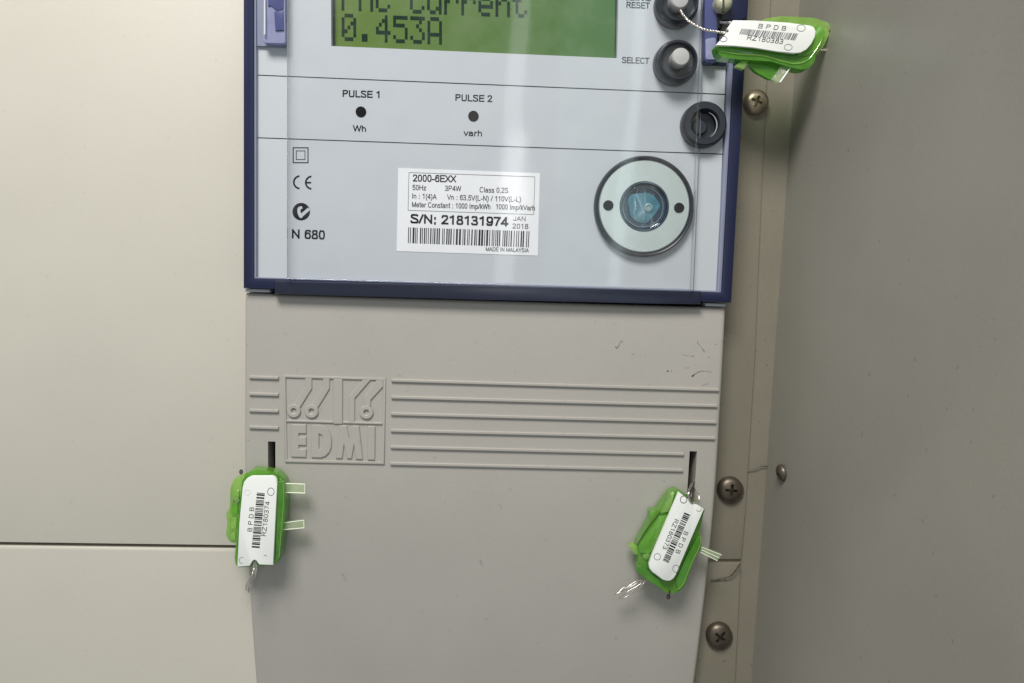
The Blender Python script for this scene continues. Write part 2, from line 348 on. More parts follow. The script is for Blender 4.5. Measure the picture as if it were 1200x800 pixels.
# Grotesque lettering drawn as strokes of even weight: capital height 1, each glyph = (advance, strokes); a stroke is a list of points,
# 'o' in front marks one that is smoothed into a curve
def A(cx, cy, rx, ry, a0, a1, n=14): return [(cx+rx*math.cos(math.radians(a0+(a1-a0)*i/n)), cy+ry*math.sin(math.radians(a0+(a1-a0)*i/n))) for i in range(n+1)]
GLY = {
 'P': (.70, [[(.1, 0), (.1, 1)], [(.1, 1), (.36, 1)]+A(.36, .74, .24, .26, 90, -90)+[(.1, .48)]]),
 'R': (.74, [[(.1, 0), (.1, 1)], [(.1, 1), (.38, 1)]+A(.38, .75, .24, .25, 90, -90)+[(.1, .5)], [(.38, .5), (.66, 0)]]),
 'B': (.72, [[(.1, 0), (.1, 1)], [(.1, 1), (.36, 1)]+A(.36, .765, .22, .235, 90, -90)+[(.1, .53)], [(.36, .53)]+A(.37, .265, .25, .265, 90, -90)+[(.1, 0)]]),
 'D': (.76, [[(.1, 0), (.1, 1)], [(.1, 1), (.32, 1)]+A(.32, .5, .34, .5, 90, -90, 18)+[(.1, 0)]]),
 'U': (.74, [[(.1, 1), (.1, .32)]+A(.36, .3, .26, .3, 180, 360)+[(.62, .32), (.62, 1)]]),
 'L': (.60, [[(.1, 1), (.1, 0), (.54, 0)]]), 'I': (.26, [[(.13, 0), (.13, 1)]]),
 'E': (.68, [[(.61, 1), (.1, 1), (.1, 0), (.62, 0)], [(.1, .52), (.57, .52)]]),
 'T': (.62, [[(.02, 1), (.58, 1)], [(.3, 1), (.3, 0)]]), 'H': (.76, [[(.1, 0), (.1, 1)], [(.64, 0), (.64, 1)], [(.1, .52), (.64, .52)]]),
 'N': (.76, [[(.1, 0), (.1, 1), (.64, 0), (.64, 1)]]), 'M': (.86, [[(.09, 0), (.09, 1), (.42, .06), (.75, 1), (.75, 0)]]),
 'W': (.98, [[(.02, 1), (.24, 0), (.48, .97), (.72, 0), (.94, 1)]]), 'V': (.70, [[(.02, 1), (.34, 0), (.66, 1)]]),
 'X': (.68, [[(.04, 0), (.62, 1)], [(.04, 1), (.62, 0)]]), 'Y': (.68, [[(.02, 1), (.33, .44), (.64, 1)], [(.33, .44), (.33, 0)]]),
 'K': (.70, [[(.1, 0), (.1, 1)], [(.1, .36), (.62, 1)], [(.29, .58), (.65, 0)]]), 'Z': (.64, [[(.05, 1), (.57, 1), (.04, 0), (.59, 0)]]),
 'A': (.70, [[(.02, 0), (.34, 1), (.66, 0)], [(.13, .34), (.55, .34)]]), 'J': (.52, [[(.4, 1), (.4, .25)]+A(.22, .22, .18, .22, 0, -180)]),
 'C': (.76, [A(.39, .5, .31, .5, 42, 318, 26)]), 'S': (.70, [A(.34, .745, .25, .255, 20, 190, 14)+[(.15, .62), (.34, .53), (.5, .45)]+A(.34, .26, .27, .26, 35, -170, 14)]),
 '0': (.58, [A(.29, .5, .21, .5, 0, 360, 26)]), '1': (.58, [[(.12, .76), (.24, .83), (.34, 1), (.34, 0)]]),
 '2': (.58, [A(.28, .73, .21, .27, 175, -35, 14)+[(.07, .0), (.52, 0)]]), '3': (.58, [A(.26, .755, .19, .245, 160, -80, 14)+[(.2, .52)], [(.24, .52)]+A(.27, .265, .22, .265, 85, -165, 16)]),
 '4': (.58, [[(.4, 0), (.4, 1), (.04, .28), (.54, .28)]]), '5': (.58, [[(.49, 1), (.15, 1), (.09, .5)]+A(.28, .32, .22, .32, 130, -155, 18)]),
 '6': (.58, [A(.29, .32, .21, .32, 0, 360, 22), [(.5, .80)]+A(.32, .62, .24, .38, 55, 185, 12)+[(.08, .32)]]),
 '7': (.58, [[(.06, 1), (.52, 1), (.34, .55), (.22, 0)]]), '8': (.58, [A(.29, .765, .18, .235, 0, 360, 20), A(.29, .27, .22, .27, 0, 360, 20)]),
 '9': (.58, [A(.29, .68, .21, .32, 0, 360, 22), [(.08, .20)]+A(.26, .38, .24, .38, 235, 365, 12)+[(.5, .68)]]),
 '-': (.36, [[(.04, .34), (.31, .34)]]), '.': (.28, [[(.14, .03), (.14, .13)]]), ':': (.28, [[(.14, .03), (.14, .13)], [(.14, .56), (.14, .66)]]), '/': (.32, [[(.01, 0), (.28, 1.02)]]), ' ': (.30, []),
 '(': (.34, [A(.42, .38, .30, .68, 115, 245, 12)]), ')': (.34, [A(-.08, .38, .30, .68, 65, -65, 12)]),
 'h': (.58, [[(.09, 0), (.09, 1)], A(.28, .48, .19, .24, 175, 0, 10)+[(.47, 0)]]), 'n': (.58, [[(.09, 0), (.09, .73)], A(.28, .48, .19, .24, 175, 0, 10)+[(.47, 0)]]),
 'm': (.86, [[(.09, 0), (.09, .73)], A(.255, .5, .165, .22, 175, 0, 10)+[(.42, 0)], A(.585, .5, .165, .22, 175, 0, 10)+[(.75, 0)]]),
 'r': (.36, [[(.09, 0), (.09, .73)], A(.28, .48, .19, .23, 175, 80, 8)]), 'v': (.50, [[(.02, .73), (.24, 0), (.46, .73)]]),
 'a': (.58, [A(.26, .5, .19, .225, 150, 0, 10)+[(.45, .12), (.5, 0)], [(.45, .42), (.26, .39)]+A(.24, .2, .18, .2, 100, 270, 12)+[(.36, .03), (.45, .2)]]),
 'e': (.58, [[(.07, .37), (.5, .37)]+A(.28, .37, .22, .36, 0, 325, 24)]), 'o': (.58, [A(.28, .37, .22, .37, 0, 360, 24)]), 'c': (.52, [A(.28, .37, .21, .37, 40, 320, 20)]),
 's': (.52, [A(.25, .55, .17, .18, 25, 200, 10)+[(.25, .38)]+A(.25, .18, .19, .18, 60, -160, 12)]), 't': (.30, [[(.14, .95), (.14, .14), (.19, .01), (.27, .01)], [(.02, .72), (.26, .72)]]),
 'l': (.24, [[(.12, 0), (.12, 1)]]), 'i': (.24, [[(.12, 0), (.12, .73)], [(.12, .88), (.12, 1)]]), 'k': (.52, [[(.09, 0), (.09, 1)], [(.09, .26), (.43, .73)], [(.23, .44), (.46, 0)]]),
 'p': (.58, [[(.09, -.28), (.09, .73)], A(.28, .365, .21, .365, 155, -155, 20)]), 'z': (.50, [[(.04, .7), (.44, .7), (.03, .03), (.46, .03)]])}
def text(s, p0, p1, cap, Y, parent, m=None, bold=0.0, spacing=1.0, name='printed_text', shear=0.0):
    """flat lettering whose baseline runs from p0 to p1 (photo units) with capital height cap"""
    wd = 0.125 + bold*2.4
    a, b = at(*p0, Y), at(*p1, Y); e = (b-a); Lw = e.length; e.normalize(); up = Vector((-e.z, 0, e.x)) + e*shear
    strokes = []; x = 0; xh = wd*.45
    for ch in s:
        adv, st = GLY[ch]
        for q in st:
            pl_ = [Vector((px+x, (py if ch in '.:' else min(max(py-(xh if ch in 'aceimnoprsvz' and py > .5 and py < .8 else xh*.7 if ch == 'h' and .48 < py < .8 else 0), wd/2 if py >= 0 else py), 1-wd/2)))) for px, py in q]
            run = [pl_[0]]
            for k_ in range(1, len(pl_)):
                run.append(pl_[k_])
                if k_ < len(pl_)-1:
                    d0 = pl_[k_]-pl_[k_-1]; d1 = pl_[k_+1]-pl_[k_]
                    if d0.length > 1e-6 and d1.length > 1e-6 and d0.normalized().dot(d1.normalized()) < -.15: strokes.append(run); run = [pl_[k_]]
            strokes.append(run)
        x += adv*spacing+.05
    x0 = min(p.x for q in strokes for p in q)-wd/2; x1 = max(p.x for q in strokes for p in q)+wd/2
    sx = Lw/(x1-x0); sy = mm(cap, Y); V = []; Fs = []
    ws = wd*sy/sx  # keep upright strokes as heavy as level ones
    for k, q in enumerate(strokes):
        Q = [q[0]]
        for p in q[1:]:
            if (p-Q[-1]).length > 1e-4: Q.append(p)
        q = Q; m_ = len(q); base = len(V); W = [Vector((p.x*sx, p.y*sy)) for p in q]; hw = wd*sy/2
        closed = (W[0]-W[-1]).length < hw*.2
        for i, p in enumerate(W):
            if closed: d0 = (p-W[i-1 if i else -2]); d1 = (W[i+1 if i < m_-1 else 1]-p)
            else: d0 = (p-W[i-1]) if i else (W[1]-W[0]); d1 = (W[i+1]-p) if i < m_-1 else d0
            d0 = d0.normalized(); d1 = d1.normalized(); n0 = Vector((-d0.y, d0.x)); nb = n0+Vector((-d1.y, d1.x))
            nb = nb.normalized() if nb.length > 1e-5 else n0
            kk = hw/max(.42, nb.dot(n0)); ext = Vector((0, 0))
            if not closed and i == 0: ext = -d0*hw*.95
            if not closed and i == m_-1: ext = d0*hw*.95
            for sg in (1, -1):
                r_ = p+ext+nb*kk*sg; w3 = a+e*(r_.x-x0*sx)+up*r_.y; V.append((w3.x, w3.y-k*4e-7, w3.z))
        for i in range(m_-1): Fs.append([base+2*i, base+2*i+1, base+2*i+3, base+2*i+2])
    return add(name, V, Fs, m or M_black, parent, smooth=0)
def barcode(tl, tr, br, bl, Y, parent, n, seed, m=None, lead=None, groups=0):
    rnd = random.Random(seed); ws = []; 
    for i in range(n): ws.append((rnd.choice([1, 1, 1.6, 2.4]), rnd.choice([1, 1, 1.5, 2.2]) + (0.8 if groups and i % groups == groups-1 else 0)))
    tot = sum(a+b for a, b in ws); x = 0; polys = []
    lerp = lambda A, B, t: (A[0]+(B[0]-A[0])*t, A[1]+(B[1]-A[1])*t)
    for a, b in ws:
        t0, t1 = x/tot, (x+a)/tot; x += a+b
        polys.append([lerp(tl, tr, t0), lerp(tl, tr, t1), lerp(bl, br, t1), lerp(bl, br, t0)])
    return printed('barcode', polys, Y, m or M_black, parent)

# ------------------------------------------------------------------ setting: cabinet
YF = 0.012        # depth of the flange the meter stands on
def quadbox(poly, Y0, Y1, bev=0.0): return prism(poly, Y0, Y1, bev)
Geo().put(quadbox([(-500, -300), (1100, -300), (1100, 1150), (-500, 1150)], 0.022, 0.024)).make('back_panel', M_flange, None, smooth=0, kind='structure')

# side wall of the cabinet, runs from the flange towards the camera
ct, cb = at(945, -110, YF), at(869, 960, YF)
off = Vector((0.004, -0.20, 0))
nrm = Vector((1, 0.02, 0))*0.0015
wv = [ct, cb, cb+off, ct+off]; wv2 = [v+nrm for v in wv]
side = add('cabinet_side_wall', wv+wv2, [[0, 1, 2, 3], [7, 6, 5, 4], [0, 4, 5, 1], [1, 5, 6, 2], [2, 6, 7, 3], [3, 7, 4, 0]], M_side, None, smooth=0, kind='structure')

# mounting flange: inner strip with screws on a wider strip
fl = thing('mounting_flange', 'tall olive beige metal flange with pan head screws, between the meter and the cabinet side', 'metal flange', at(880, 800, YF))
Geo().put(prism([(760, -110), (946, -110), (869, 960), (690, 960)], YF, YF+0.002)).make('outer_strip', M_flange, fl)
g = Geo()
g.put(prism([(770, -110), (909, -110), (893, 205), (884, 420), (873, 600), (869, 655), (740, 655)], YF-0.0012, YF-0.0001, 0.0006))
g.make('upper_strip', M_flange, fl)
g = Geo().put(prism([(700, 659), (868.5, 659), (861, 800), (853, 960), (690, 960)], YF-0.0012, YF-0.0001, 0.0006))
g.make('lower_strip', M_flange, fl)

# pan head screw with a cross recess (cut out with a boolean)
def screw_mesh():
    R = 0.0044; n = 48; prof = [(R*.97, 0.0), (R, 0.0005), (R*.985, 0.0011), (R*.93, 0.0017), (R*.82, 0.0023), (R*.64, 0.0028), (R*.4, 0.0031), (R*.15, 0.0032)]
    V = []; Fs = []
    for r, h in prof:
        for i in range(n): a = 2*math.pi*i/n; V.append((r*math.cos(a), -h, r*math.sin(a)))
    for k in range(len(prof)-1):
        for i in range(n): j = (i+1) % n; Fs.append([k*n+i, (k+1)*n+i, (k+1)*n+j, k*n+j])
    Fs.append(list(range(n))[::1]); Fs.append([(len(prof)-1)*n+i for i in range(n)][::-1])
    M_slotdark = mat('dark_recess', (0.035, 0.025, 0.018), 0.6, metal=0.3)  # dark colour paints shade into the cross recess, besides its grime
    me = bpy.data.meshes.new('s'); me.from_pydata(V, [], Fs); me.update()
    bm = bmesh.new(); bm.from_mesh(me); bmesh.ops.recalc_face_normals(bm, faces=bm.faces[:]); bm.to_mesh(me); bm.free()
    head = bpy.data.objects.new('s', me); COL.objects.link(head)
    # cutter: tapered plus shape
    a, b = 0.0027, 0.00062
    out = [(b, a), (b, b), (a, b), (a, -b), (b, -b), (b, -a), (-b, -a), (-b, -b), (-a, -b), (-a, b), (-b, b), (-b, a)]
    V = [(x*1.05, -0.0045, z*1.05) for x, z in out]+[(x*.55, -0.0012, z*.55) for x, z in out]
    Fs = [list(range(12)), [12+i for i in range(12)][::-1]]+[[i, 12+i, 12+(i+1) % 12, (i+1) % 12] for i in range(12)]
    mc = bpy.data.meshes.new('c'); mc.from_pydata(V, [], Fs); mc.update()
    bm = bmesh.new(); bm.from_mesh(mc); bmesh.ops.recalc_face_normals(bm, faces=bm.faces[:]); bm.to_mesh(mc); bm.free()
    mc.materials.append(M_slotdark); me.materials.append(M_screw); cut = bpy.data.objects.new('c', mc); COL.objects.link(cut)
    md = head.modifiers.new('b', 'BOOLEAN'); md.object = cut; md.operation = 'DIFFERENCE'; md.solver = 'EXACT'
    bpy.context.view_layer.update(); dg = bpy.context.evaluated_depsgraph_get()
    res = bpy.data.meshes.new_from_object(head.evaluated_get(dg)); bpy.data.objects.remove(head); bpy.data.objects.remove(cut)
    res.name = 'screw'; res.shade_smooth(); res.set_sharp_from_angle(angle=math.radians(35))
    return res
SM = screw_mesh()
M_bright = mat('bright_worn_steel', (0.42, 0.35, 0.27), 0.34, metal=0.7, var=0.25, vscale=220, bump=0.15)
def screw(px, py, rpx, rot, parent, label=None, bright=False):
    me = SM
    if bright: me = SM.copy(); me.materials[0] = M_bright
    p = at(px, py, YF-0.003); p.y = YF-0.0012
    o = bpy.data.objects.new('screw', me); COL.objects.link(o); o.parent = parent; o.location = p-WL[parent.name]
    s = mm(rpx, YF)/0.0044; o.scale = (s, s, s); o.rotation_euler = (0, math.radians(rot), 0)
    if label: o['label'] = label
    # flat washer
    WL[o.name] = p
    g = Geo().put(lathe((px-.3, py+.8), [(rpx*1.02, YF-0.00125), (rpx*1.02, YF-0.0021), (rpx*.9, YF-0.0021)], 40, Yc=YF-0.001)); 
    g.make('washer', M_screw, parent)
    return o
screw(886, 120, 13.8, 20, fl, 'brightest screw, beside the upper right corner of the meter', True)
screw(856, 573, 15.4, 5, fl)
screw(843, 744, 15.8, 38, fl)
# screw in the side wall, seen nearly edge on
pn = (cb-ct).cross(off).normalized(); r = ray(918, 553); t_ = (ct-CAM).dot(pn)/r.dot(pn); pw = CAM+r*t_
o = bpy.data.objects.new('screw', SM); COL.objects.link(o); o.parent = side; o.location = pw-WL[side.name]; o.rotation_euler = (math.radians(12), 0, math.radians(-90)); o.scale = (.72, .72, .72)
o['label'] = 'screw seen nearly edge on'
# dark hair-thin wire by the notch of the flange
tw = twisted([(868, 659, YF-.003), (862, 668, YF-.003), (855, 675, YF-.0025), (845, 677.5, YF-.002), (833, 680, YF-.0016)], 0.00016, 'wire_offcut', None, M_wiredark, 3, 2)
tw['label'] = 'thin dark bent wire offcut by the notch in the flange, under the right seal'; tw['category'] = 'wire'
tw = Geo().put(tube(wirepath([(876, 551, YF-.0006), (885, 548.5, YF-.001), (893, 545.5, YF-.001), (903, 546.5, YF-.0006)]), 0.00016, 6)).make('wire_strand', M_wiredark, None)
tw['label'] = 'faint thread of wire lying across the flange edge, right of the middle screw'; tw['category'] = 'wire'

# cream panels left of the meter
YP = 0.0065
pl = Geo().put(prism([(-160, -110), (303, -110), (303.5, 639.3), (-160, 633)], YP, YP+0.012, 0.0007, 2)).make('cream_panel', M_cream, None)
pl['label'] = 'large cream painted panel left of the meter, above the seam'; pl['category'] = 'panel'
pl = Geo().put(prism([(-160, 637), (303.5, 643.0), (305, 960), (-160, 960)], YP, YP+0.012, 0.0013, 4)).make('cream_panel', M_cream, None)
pl['label'] = 'cream painted panel with rounded top edge, below the seam at lower left'; pl['category'] = 'panel'

# ------------------------------------------------------------------ the meter
mt = thing('electricity_meter', 'electricity meter with green display, navy frame and grey terminal cover under a clear lid', 'electricity meter', at(570, 345, 0.02))
Geo().put(prism([(304, -110), (835, -110), (806, 960), (306, 960)], 0.010, 0.0215)).make('case', M_void, mt)

# face plate with the display window open
fo = [(299, -110), (857, -110), (840, 342), (299, 327)]
fi = [(387.3, -110+0), (727, -109), (723.2, 68.6), (388.2, 54.3)]
# build as four slabs butted round the window: left, right, below
g = Geo()
g.put(prism([(298, -110), (387.3, -110), (388.2, 54.3), (388.5, 329.5), (298, 327)], 0.0, 0.0035))
g.put(prism([(727, -110), (858, -110), (840, 342), (717, 338.5), (723.2, 68.6)], 0.0, 0.0035))
g.put(prism([(388.2, 54.3), (723.2, 68.6), (717, 338.5), (388.5, 329.5)], 0.0, 0.0035))
face = g.make('face_plate', M_face, mt, smooth=0)
# display
disp = Geo().put(prism([(380, -110), (735, -110), (731, 76), (380, 61)], 0.0036, 0.006)).make('display', M_lcd, mt, smooth=0)
Geo().put(prism([(386, -110), (391.8, -110), (392.6, 58), (386, 58)], 0.0030, 0.0036)).make('display_bezel', M_bezel, mt)
Geo().put(prism([(722.5, -110), (731, -110), (727, 75), (720.5, 74)], 0.0030, 0.0036)).make('display_bezel', M_bezel, mt)
GL = {'P': ['11110', '10001', '10001', '11110', '10000', '10000', '10000'], 'h': ['10000', '10000', '10110', '11001', '10001', '10001', '10001'],
 'C': ['01110', '10001', '10000', '10000', '10000', '10001', '01110'], 'u': ['00000', '00000', '10001', '10001', '10001', '10011', '01101'],
 'r': ['00000', '00000', '10110', '11001', '10000', '10000', '10000'], 'e': ['00000', '00000', '01110', '10001', '11111', '10000', '01110'],
 'n': ['00000', '00000', '10110', '11001', '10001', '10001', '10001'], 't': ['01000', '01000', '11100', '01000', '01000', '01001', '00110'],
 '0': ['01110', '10001', '10011', '10101', '11001', '10001', '01110'], '.': ['00000', '00000', '00000', '00000', '00000', '01100', '01100'],
 '4': ['00010', '00110', '01010', '10010', '11111', '00010', '00010'], '5': ['11111', '10000', '11110', '00001', '00001', '10001', '01110'],
 '3': ['11111', '00010', '00100', '00010', '00001', '10001', '01110'], 'A': ['01110', '10001', '10001', '10001', '11111', '10001', '10001']}
def lcd_row(s, x0, ybase, pitch, slope):
    for i, ch in enumerate(s):
        if ch == ' ': continue
        g = Geo(); xb = x0+i*pitch; yb = ybase+slope*(xb-x0)
        for r_, row in enumerate(GL[ch]):
            for c_, b in enumerate(row):
                if b == '1':
                    x = xb+c_*3.42; y = yb-(7-r_)*4.6+c_*3.42*slope
                    q = [(x, y), (x+3.3, y+.1), (x+3.3, y+4.5), (x, y+4.4)]
                    g.put((pts(q, 0.00352), [[0, 1, 2, 3]]))
        g.make('display_character', M_lcdpx, disp, smooth=0)
lcd_row('PhC Current', 400.2, 12.8, 20.05, 0.041)
lcd_row('0.453A', 400.4, 48.3, 20.1, 0.040)

# divider lines and print on the face
YT = -0.00006
printed('divider_line', [[(300.5, 87.8), (853.5, 110.6), (853.5, 111.7), (300.5, 88.8)]], YT, M_line, face)
printed('divider_line', [[(300.5, 161.2), (849.8, 180.6), (849.8, 181.7), (300.5, 162.2)]], YT, M_line, face)
text('PULSE 1', (401.3, 114.0), (444.8, 115.4), 7.9, YT, face, bold=0.024)
text('Wh', (413.3, 154.4), (429, 155), 7.2, YT, face, bold=0.02)
text('PULSE 2', (533.5, 118.6), (577, 120.1), 7.6, YT, face, bold=0.02)
text('varh', (543, 159.6), (565, 160.4), 7.2, YT, face, bold=0.02)
text('DEMAND', (733, 0.6), (763, 1.8), 6.8, YT, face, bold=0.012, m=M_line)
text('RESET', (734, 9.6), (761.5, 10.7), 6.9, YT, face, bold=0.012, m=M_line)
text('SELECT', (728.7, 74.2), (760.8, 75.4), 6.9, YT, face, bold=0.012, m=M_line)
def frame_sq(a, b, wd):
    (x0, y0), (x1, y1) = a, b
    return [[(x0, y0), (x1, y0), (x1, y0+wd), (x0, y0+wd)], [(x0, y1-wd), (x1, y1-wd), (x1, y1), (x0, y1)],
            [(x0, y0+wd), (x0+wd, y0+wd), (x0+wd, y1-wd), (x0, y1-wd)], [(x1-wd, y0+wd), (x1, y0+wd), (x1, y1-wd), (x1-wd, y1-wd)]]
printed('double_square_symbol', frame_sq((343, 173), (361.5, 191.6), 1.15)+frame_sq((346.8, 176.8), (357.8, 187.8), 0.8), YT, M_black, face)
ce = arc_polys((351.6, 214), 7.3, 2.0, 95, 265)+arc_polys((365.6, 214.4), 7.3, 2.0, 95, 265)+[[(358.5, 213.5), (364.6, 213.5), (364.6, 215.4), (358.5, 215.4)]]
printed('conformity_mark', ce, YT, M_black, face)
disc = [(353+10.3*math.cos(t/32*2*math.pi), 248.4+10.3*math.sin(t/32*2*math.pi)) for t in range(32)]
printed('tick_mark_disc', [disc], YT, M_black, face)
tick = [(353.8, 242.0), (350.3, 242.6), (348.4, 245.2), (348.6, 250.0), (350.6, 254.8), (353.2, 256.2), (355.4, 253.6), (362.6, 247.2), (364.2, 244.0), (361.6, 245.0), (361, 243.6), (355.8, 248.2), (352.9, 250.6), (351.9, 247.6), (352.6, 245.4), (354.6, 244.6)]
printed('tick_mark', [tick], YT-0.00005, M_face, face)
text('N 680', (341.8, 279.8), (381, 281.2), 10.6, YT, face, bold=0.025)

# pulse lamps
for c in ((423, 131.5), (554.8, 136.5)):
    Geo().put(lathe(c, [(6.0, 0.0005), (6.0, -0.0002), (5.6, -0.0003), (4.6, -0.0002), (2.4, -0.0004), (0.0, -0.0005)], 32, Yc=0)).make('pulse_lamp', M_pulse, mt, smooth=30)

# rating label
lab = Geo().put(prism([(466.7, 197.2), (632.8, 203.4), (630.2, 300), (464.8, 294.7)], -0.00014, 0.0)).make('rating_label', M_white, mt, smooth=0)
YL = -0.0002
box = []
A_, B_, C_, D_ = (479.2, 202.5), (626.8, 207.6), (625.4, 251.8), (478.2, 246.8)
for a, b in ((A_, B_), (B_, C_), (C_, D_), (D_, A_)): box.append(seg_poly(a, b, 0.6))
printed('label_frame', box, YL, M_greyink, lab)
def lt(s, x0, y0, x1, y1, cap, bold=0.0, m=None):   # measured in a six-times enlargement of the label
    text(s, (450+x0/6, 180+y0/6), (450+x1/6, 180+y1/6), cap, YL-0.00002, lab, bold=bold, m=m or M_line)
lt('2000-6EXX', 203, 198, 507, 205, 8.0, 0.014, M_black)
lt('50Hz', 200, 258, 297, 261, 6.0); lt('3P4W', 428, 264, 543, 267, 6.0); lt('Class 0.2S', 672, 274, 873, 280, 6.0)
lt('In : 1(4)A', 198, 318, 370, 324, 6.0); lt('Vn : 63.5V(L-N) / 110V(L-L)', 443, 326, 962, 343, 6.0)
lt('Meter Constant : 1000 Imp/kWh', 197, 378, 748, 394, 6.0); lt('1000 Imp/kVarh', 787, 393, 1060, 403, 6.0)
lt('S/N: 218131974', 183, 492, 876, 515, 10.8, 0.03, M_black)
lt('JAN', 908, 474, 995, 477, 5.2); lt('2018', 903, 528, 1015, 532, 5.6); lt('MADE IN MALAYSIA', 716, 687, 1018, 697, 4.6)
barcode((478.4, 266.8), (621.8, 271.4), (620.9, 290.3), (478, 285.2), YL-0.00002, lab, 52, 4, groups=5)

# navy frame round the face
Geo().put(ring([(284.8, -110), (884, -110), (857.5, 355.2), (284.8, 338.2)], [(297.5, -95), (868.5, -95), (845.5, 343.5), (297.5, 327)], -0.0022, 0.006, 0.0007)).make('frame', M_blue, mt)
Geo().put(ring([(297.2, -94), (868.8, -94), (845.8, 343.7), (297.2, 327.2)], [(300.5, -90), (862.5, -90), (840.5, 341.0), (300.5, 325)], -0.0016, 0.003, 0.0004)).make('frame_rim', M_rim, mt)
# dark lip under the lid, between the two corners of the frame
Geo().put(prism([(321, 329.0), (822, 341.5), (822, 357.2), (760, 356.0), (560, 351.5), (321, 345.2)], -0.0030, 0.007, 0.0008)).make('lower_lip', M_darkblue, mt)
Geo().put(prism([(286.5, 338.6), (316, 339.6), (316, 343.2), (286.5, 342.4)], 0.0005, 0.006, 0.0003)).make('ledge', M_face, mt)
Geo().put(prism([(827, 355.5), (850.5, 356.3), (850.5, 359.8), (827, 359.2)], 0.0005, 0.006, 0.0003)).make('ledge', M_face, mt)

# clear lid: raised centre plus low border
cl = Geo().put(prism([(335.5, -110), (829.5, -110), (824, 0), (818.2, 171), (811, 341.3), (335.5, 327.8)], -0.0052, -0.0014, 0.0011, 4, openback=True)).make('clear_lid', M_clear, mt, smooth=60)
e = Geo()
for (a, b, wd) in (((337, -110), (337, 326), 1.0), ((822.2, 0), (809.2, 340), 1.0), ((336, 326.6), (810, 339.6), .8)):
    P = [at(*a, -0.0049), at(*b, -0.0049)]; e.put(tube([P[0].lerp(P[1], t/12) for t in range(13)], mm(wd)/2, 8))
e.make('lid_edge', M_edge, mt, smooth=60)
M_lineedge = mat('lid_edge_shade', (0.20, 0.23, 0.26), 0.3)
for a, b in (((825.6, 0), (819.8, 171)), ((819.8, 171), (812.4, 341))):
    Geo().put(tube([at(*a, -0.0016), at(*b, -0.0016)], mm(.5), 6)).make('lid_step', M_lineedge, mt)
Geo().put(tube([at(337.6, -100, -0.0012), at(337.2, 326, -0.0012)], mm(.45), 6)).make('lid_step', M_rim, mt)

# buttons
def button(c, rr, cap):
    c0 = c; g = Geo()
    g.put(lathe_open(c0, [(rr, 0.0), (rr, -0.003), (rr*.985, -0.0036), (rr*.93, -0.0042), (rr*.9, -0.0046), (rr*.90, -0.0064), (rr*.86, -0.0069), (rr*.80, -0.0069), (rr*.76, -0.0063), (rr*.74, -0.004), (0.01, -0.004)], 72, Yc=0))
    b = g.make('button_collar', M_rubber, mt, smooth=35)
    Geo().put(lathe_open(cap, [(10.6, -0.003), (10.6, -0.0082), (10.1, -0.0088), (9.0, -0.0092), (5, -0.0094), (0.01, -0.00945)], 48, Yc=-0.009)).make('button_cap', M_cap, b, smooth=35)
button((790.5, 9.5), 24.6, (797, -.5))
button((789.5, 76.5), 24.6, (798.3, 66.8))
g = Geo().put(lathe_open((822.5, 148), [(26, 0.0), (26, -0.0030), (25.2, -0.0038), (23, -0.0044), (17.2, -0.0044), (16.4, -0.0040), (14.8, -0.001), (14, -0.0003), (0.01, -0.0003)], 72, Yc=0))
pg = g.make('socket_collar', M_rubber, mt, smooth=35)
Geo().put(lathe((819, 150), [(9, -0.0003), (9, -0.001), (7.5, -0.0016), (0, -0.0016)], 40, Yc=0)).make('socket_core', M_rubber, pg)
hw = Geo()  # crescent highlight of the socket, modelled as a pale sliver
Q = [at(826+14.2*math.cos(math.radians(a)), 147-15.5*math.sin(math.radians(a)), -0.0039) for a in range(-62, 78, 7)]
hw.put(tube(Q, [0.00004+0.00020*math.sin(math.pi*i/(len(Q)-1)) for i in range(len(Q))], 6)).make('socket_glint', M_cap, pg, smooth=60)

# optical port
oc = (753.6, 243.0)
port = Geo().put(lathe_open(oc, [(53.6, 0.0), (53.6, -0.0018), (54.6, -0.0026), (56.4, -0.0028), (57.8, -0.0024), (58.2, -0.0016), (58.2, 0.0)], 96, Yc=0)).make('optical_port_ring', M_rubber, mt, smooth=60)
Geo().put(lathe_open(oc, [(28.2, 0.0006), (28.2, -0.0018), (29.0, -0.0022), (52, -0.0022), (53.2, -0.0019), (53.5, 0.0)], 96, Yc=0)).make('magnetic_plate', M_steel, port, smooth=30)
for c in ((712.9, 241.2), (795.8, 244.0)):
    Geo().put(lathe_open(c, [(6.0, -0.0022), (6.0, -0.0024), (5.4, -0.0024), (4.8, -0.00224), (0.01, -0.00224)], 32, Yc=-0.0022)).make('screw_hole', M_void, port, smooth=30)
lens = Geo().put(lathe_open(oc, [(28.4, -0.0018), (28.0, -0.0026), (26.8, -0.0026), (26.2, -0.0016), (25.5, -0.0008), (23.4, -0.0005), (0.01, -0.0004)], 72, Yc=0)).make('lens_ring', M_lens, mt, smooth=35)
poly = [(oc[0]+(r_)*math.cos(math.radians(a)), oc[1]-(r_)*math.sin(math.radians(a))) for a, r_ in [(i*12, 18+1.6*math.sin(i*.63+.5)+.9*math.cos(i*1.05)) for i in range(30)]]
Geo().put(prism(poly, -0.0009, -0.0003, 0.0002)).make('iris', M_teal, lens)
Geo().put(lathe((759, 244), [(5.2, -0.0008), (5.0, -0.0014), (3.2, -0.0016), (2.4, -0.0013), (0, -0.0013)], 32, Yc=0)).make('diode', M_tealp, lens, smooth=35)
Geo().put(tube([at(oc[0]+23.6*math.cos(t/60*2*math.pi), oc[1]+23.6*math.sin(t/60*2*math.pi), -0.0010) for t in range(60)], mm(.45), 6, True)).make('lens_bead', M_tealp, lens, smooth=60)
